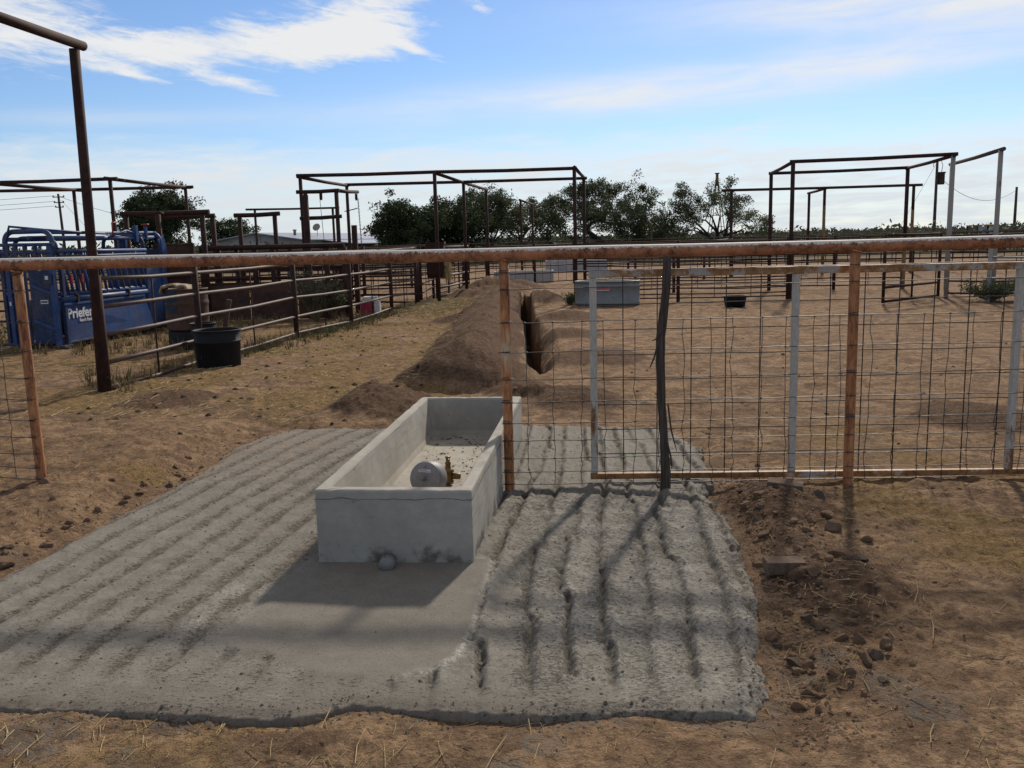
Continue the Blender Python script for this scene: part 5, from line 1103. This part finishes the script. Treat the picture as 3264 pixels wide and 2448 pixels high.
def scrub():
    rs = np.random.default_rng(5); C = []; rad = []
    for i in range(3600):
        a = rs.uniform(-.72, .72); d = (66 if abs(a) > .3 else 84) * math.exp(rs.random() * 2.2); s = rs.uniform(.6, 1.4) * (1 + .0012 * d)
        C.append((d * math.sin(a), d * math.cos(a), s * .75)); rad.append(s)
    C = np.array(C); rad = np.array(rad); V, F = leaf_quads(C, rad, 34, .26, rs, .8); d = np.repeat(np.linalg.norm(C[:, :2], axis=1), 34 * 4)
    ctr = V.reshape(-1, 4, 3).mean(1, keepdims=True); k = (d.reshape(-1, 4)[:, :1, None] / 140).clip(.8, 3.2); V = (ctr + (V.reshape(-1, 4, 3) - ctr) * k).reshape(-1, 3)
    V[:, 2] = np.maximum(V[:, 2], -.3); stuff(np_mesh('scrub_brush', V, F, 'leaf_scrub'), 'low grey-green scrub brush reaching to the horizon', 'brush')
scrub()
def weed(label, x, y, h, w, n, seed, mat, z0=0.):
    rs = np.random.default_rng(seed); T = thing('weed_clump', label, 'weed', (x, y, hgt(x, y) + z0)); b = MB(); C = []
    for i in range(n):
        a = rs.uniform(0, 6.28); l = h * rs.uniform(.5, 1.); o = w / 2 * rs.uniform(.2, 1); p = [(0.03 * math.cos(a), .03 * math.sin(a), -.02), (o * .5 * math.cos(a), o * .5 * math.sin(a), l * .6), (o * math.cos(a), o * math.sin(a), l)]
        b.tube(p, [.007, .005, .002], 4, False); C += [p[1], p[2], tuple((np.array(p[1]) + np.array(p[2])) / 2)]
    b.build('stems', 'dry_grass', T); V, F = leaf_quads(np.array(C), np.full(len(C), .11), 18, .028, rs); np_mesh('leaves', V, F, mat, False, T)
weed('bushy grey-green weed growing against the alley wall', -4.0, 18.2, 1.0, 1.1, 34, 2, 'leaf_grey'); weed('leafy weed clump inside the pen beyond the long fence', -3.75, 18.75, .8, .9, 26, 3, 'leaf_weed')
weed('low dry weed at the foot of the chute rear', -6.25, 16.9, .45, .6, 20, 4, 'leaf_grey'); weed('small green weed at the foot of the frame post by the stock tank', 1.45, 21.2, .22, .35, 12, 5, 'leaf_weed')
weed('green weed patch growing at the foot of the pale frame', 10.3, 19.0, .42, 1.3, 60, 6, 'leaf_weed'); weed('broad green weed patch beside the pale fence', 11.2, 18.6, .40, 1.5, 60, 7, 'leaf_weed'); weed('dry dark weed below the pale fence at right', 12.3, 17.6, .5, 1.0, 36, 8, 'leaf_grey')
weed('tall dry weed left of the chute feet', -8.9, 14.8, .5, .8, 26, 9, 'leaf_grey')

# ------------------------------------------------------------------ house, poles, tower, vehicle
def house():
    T = thing('ranch_house', 'low beige ranch house with shallow metal gable roof', 'house', (-24.6, 88, 0), R(-14))
    w, dp, e, pk = 10.6, 26, 2.15, 2.95
    b = MB(); b.poly([(-w / 2 + .4, 0, -.3), (w / 2 - .4, 0, -.3), (w / 2 - .4, 0, e), (0, 0, pk - .1), (-w / 2 + .4, 0, e)], -dp, (0, 1, 0)); 
    b = MB(); pts = [(-w / 2 + .4, -.3), (w / 2 - .4, -.3), (w / 2 - .4, e), (0, pk - .1), (-w / 2 + .4, e)]; n = 5
    vs = [(p[0], 0, p[1]) for p in pts] + [(p[0], dp, p[1]) for p in pts]; fs = [tuple(range(n)), tuple(reversed(range(n, 2 * n)))] + [((i + 1) % n, i, n + i, n + (i + 1) % n) for i in range(n)]; b._add(vs, fs); b.build('wall', 'house_wall', T)
    rf = MB()
    for s in (-1, 1):
        rf.poly([(0, -.5, pk), (s * w / 2, -.5, e + .02), (s * w / 2, dp + .4, e + .02), (0, dp + .4, pk)], .09 * s * -1 if False else .09, (0, 0, 1))
    r_ = rf.build('roof', 'roof_metal', T)
    MB().lathe([(0, 0), (.14, 0), (.14, .5), (.2, .5), (.2, .62), (0, .62)], 10, Matrix.Translation((2.0, 4, pk - .35))).build('vent_pipe', 'house_trim', r_); MB().lathe([(0, 0), (.07, 0), (.07, .5), (0, .5)], 8, Matrix.Translation((4.4, 9, pk - .75))).build('vent_pipe', 'house_trim', r_)
    ds = MB(); ds.lathe([(0, 0), (.25, .03), (.42, .1), (.42, .11), (.24, .05), (0, .02)], 18, Matrix.Translation((3.0, 7, pk + .45)) @ Matrix.Rotation(R(62), 4, 'X')); d_ = ds.build('satellite_dish', 'house_trim', r_); MB().tube([(3.0, 7.0, pk - .45), (3.05, 7, pk + .1), (3.0, 7, pk + .45)], .03, 6).build('mast', 'house_trim', d_)
    MB().box((0, -.03, pk - .55), (.7, .04, .5)).build('gable_vent', 'house_trim', T)
    aw = MB(); 
    for k in range(9): aw.box((-2.6 + .43 * k + .2, -.8, 1.78 + .0), (.40, 1.5, .04), (R(12), 0, 0))
    aw.build('awning', 'tin_awning', T)
    for x in (-4.0, -1.5, 3.2): f = MB().box((x, -.04, .9), (1.1, .06, 1.0)).build('window', 'house_trim', T); MB().box((x, -.09, .9), (.9, .04, .8)).build('pane', 'window_dark', f)
    for y in (4, 9, 15, 20): f = MB().box((w / 2 - .38, y, .95), (.06, 1.4, 1.1)).build('window', 'house_trim', T); MB().box((w / 2 - .33, y, .95), (.04, 1.2, .9)).build('pane', 'window_dark', f)
    pr = MB(); pr.poly([(w / 2 - .1, 4, e - .05), (w / 2 + 3.2, 4, e - .45), (w / 2 + 3.2, dp, e - .45), (w / 2 - .1, dp, e - .05)], .08, (0, 0, 1)); pr.build('porch_roof', 'roof_metal', T)
    for y in (4.2, 10, 16, 22, 25.8): MB().box((w / 2 + 3.1, y, .7), (.12, .12, 2.0)).build('porch_post', 'house_trim', T)
house()
def power_pole(label, x, y, h, r_, arms=(), transformer=False, lean=0.):
    T = thing('utility_pole', label, 'pole', (x, y, hgt(x, y))); MB().tube([(0, 0, -.3), (lean * .5, 0, h / 2), (lean, 0, h)], [r_, r_ * .85, r_ * .7], 10).build('pole', 'pole_wood', T)
    for z, L in arms:
        a = MB(); a.box((lean, 0, z), (L, .1, .1)); o = a.build('crossarm', 'pole_wood', T)
        for s in (-1, 1): MB().lathe([(0, 0), (.06, 0), (.08, .06), (.05, .12), (0, .14)], 8, Matrix.Translation((lean + s * L * .45, 0, z + .05))).build('insulator', 'cable', o)
    if transformer:
        MB().lathe([(0, 0), (.26, 0), (.28, .05), (.28, .95), (.36, 1.0), (.34, 1.08), (0, 1.1)], 16, Matrix.Translation((.42, 0, h - 2.2))).build('transformer', 'pole_wood', T); MB().box((.18, 0, h - 1.6), (.3, .12, .1)).build('bracket', 'pole_wood', T)
        MB().tube([(0, 0, h - .2), (.3, 0, h - .05), (.5, 0, h - .5), (.42, 0, h - 1.1)], .025, 5).build('jumper', 'cable', T); MB().tube([(0, 0, h - .2), (-.35, 0, h - .4), (-.3, 0, h - .7)], .025, 5).build('jumper', 'cable', T)
    return T
power_pole('utility pole with transformer can behind the right frame', 37.98, 80, 7.7, .15, (), True); power_pole('short dark utility pole at the far right', 53.6, 95, 5.8, .17)
power_pole('distant utility pole with crossarms left of the dark evergreen', -49.4, 100, 7.9, .17, ((7.55, 1.3), (6.95, 1.1), (6.45, .9)), False, -.15)
for i, (x, y) in enumerate(((300, 1050), (318, 1080))): power_pole('pair of tiny far transmission poles on the right skyline', x, y, 24, .5, ((22, 9),)) ['group'] = 'far transmission poles'
def cable(label, a, b, sag, r_):
    P = [Vector(a).lerp(Vector(b), f) + Vector((0, 0, -4 * sag * f * (1 - f))) for f in np.linspace(0, 1, 22)]; tag(MB().tube(P, r_, 5).build('power_line', 'cable'), label, 'cable')
cable('slack service cable between the transformer pole and the short pole', (38.1, 80, 6.3), (53.6, 95, 5.5), 1.6, .02); cable('guy wire of the transformer pole', (37.9, 80, 7.3), (33.5, 79, .1), 0, .012)
for k, z in enumerate((7.7, 7.1, 6.6)): cable(('upper', 'middle', 'lower')[k] + ' power line running left from the crossarm pole', (-49.9, 100, z), (-110, 96, z + .4), 1.0, .02)
cable('service wire from the crossarm pole towards the evergreen', (-49.2, 100, 7.5), (-28, 84, 3.2), .5, .02); cable('guy wire of the crossarm pole', (-49.3, 100, 7.2), (-43, 99, .1), 0, .015)
def tower():
    T = thing('windmill_tower', 'thin lattice windmill tower without wheel rising behind the airy mesquite', 'tower', (22.05, 95, 0)); h = 8.0
    for sx in (-1, 1):
        for sy in (-1, 1): MB().tube([(sx * .95, sy * .95, -.1), (sx * .10, sy * .10, h - .9)], .045, 6).build('leg', 'ochre_pipe', T)
    for k in range(6):
        f = k / 6; s = .95 + (.10 - .95) * f; z = (h - .9) * f + .1
        for q in range(4):
            a, b = [((-1, -1), (1, -1), (1, 1), (-1, 1))[i % 4] for i in (q, q + 1)]; MB().tube([(a[0] * s, a[1] * s, z), (b[0] * s, b[1] * s, z)], .025, 4).build('girt', 'dark_rust', T)
    MB().tube([(0, 0, h - 1.3), (0, 0, h - .1)], [.2, .14], 10).build('head', 'ochre_pipe', T); MB().box((0, 0, h - .04), (.42, .42, .1)).build('cap', 'dark_rust', T)
tower()
def utv():
    T = thing('utility_vehicle', 'small yellow utility vehicle with roof beyond the right pens', 'vehicle', (31.4, 60, 0), R(3))
    MB().bbox((-.9, 0, .78), (1.3, 1.3, .34), None, .08).build('hood', 'yellow_paint', T); MB().bbox((.3, 0, .55), (2.6, 1.2, .4), None, .08).build('chassis', 'dark_rust', T); MB().bbox((1.35, 0, .85), (1.0, 1.35, .4), None, .06).build('bed', 'yellow_paint', T)
    MB().bbox((.35, 0, 1.79), (1.55, 1.35, .07), None, .03).build('roof', 'yellow_paint', T)
    for x in (-.35, .35, 1.05):
        for y in (-.6, .6): MB().box((x, y, 1.35), (.06, .06, .9)).build('roof_post', 'dark_rust', T)
    for x in (-.02, .72): MB().box((x, -.6, 1.42), (.58, .02, .55)).build('window', 'pale_glass', T)
    MB().bbox((.4, 0, .95), (.5, 1.1, .5), None, .05).build('seat', 'black_rubber', T)
    for x in (-.95, 1.35):
        for y in (-.6, .6):
            M = Matrix.Translation((x, y, .33)) @ Matrix.Rotation(R(90), 4, 'X'); w = MB(); w.lathe([(0.18, -.12), (.3, -.12), (.34, -.08), (.34, .08), (.3, .12), (.18, .12), (.18, -.12)], 20, M); o = w.build('tyre', 'black_rubber', T); MB().lathe([(0, -.06), (.18, -.06), (.18, .06), (0, .06)], 14, M).build('rim', 'yellow_paint', o)
utv()
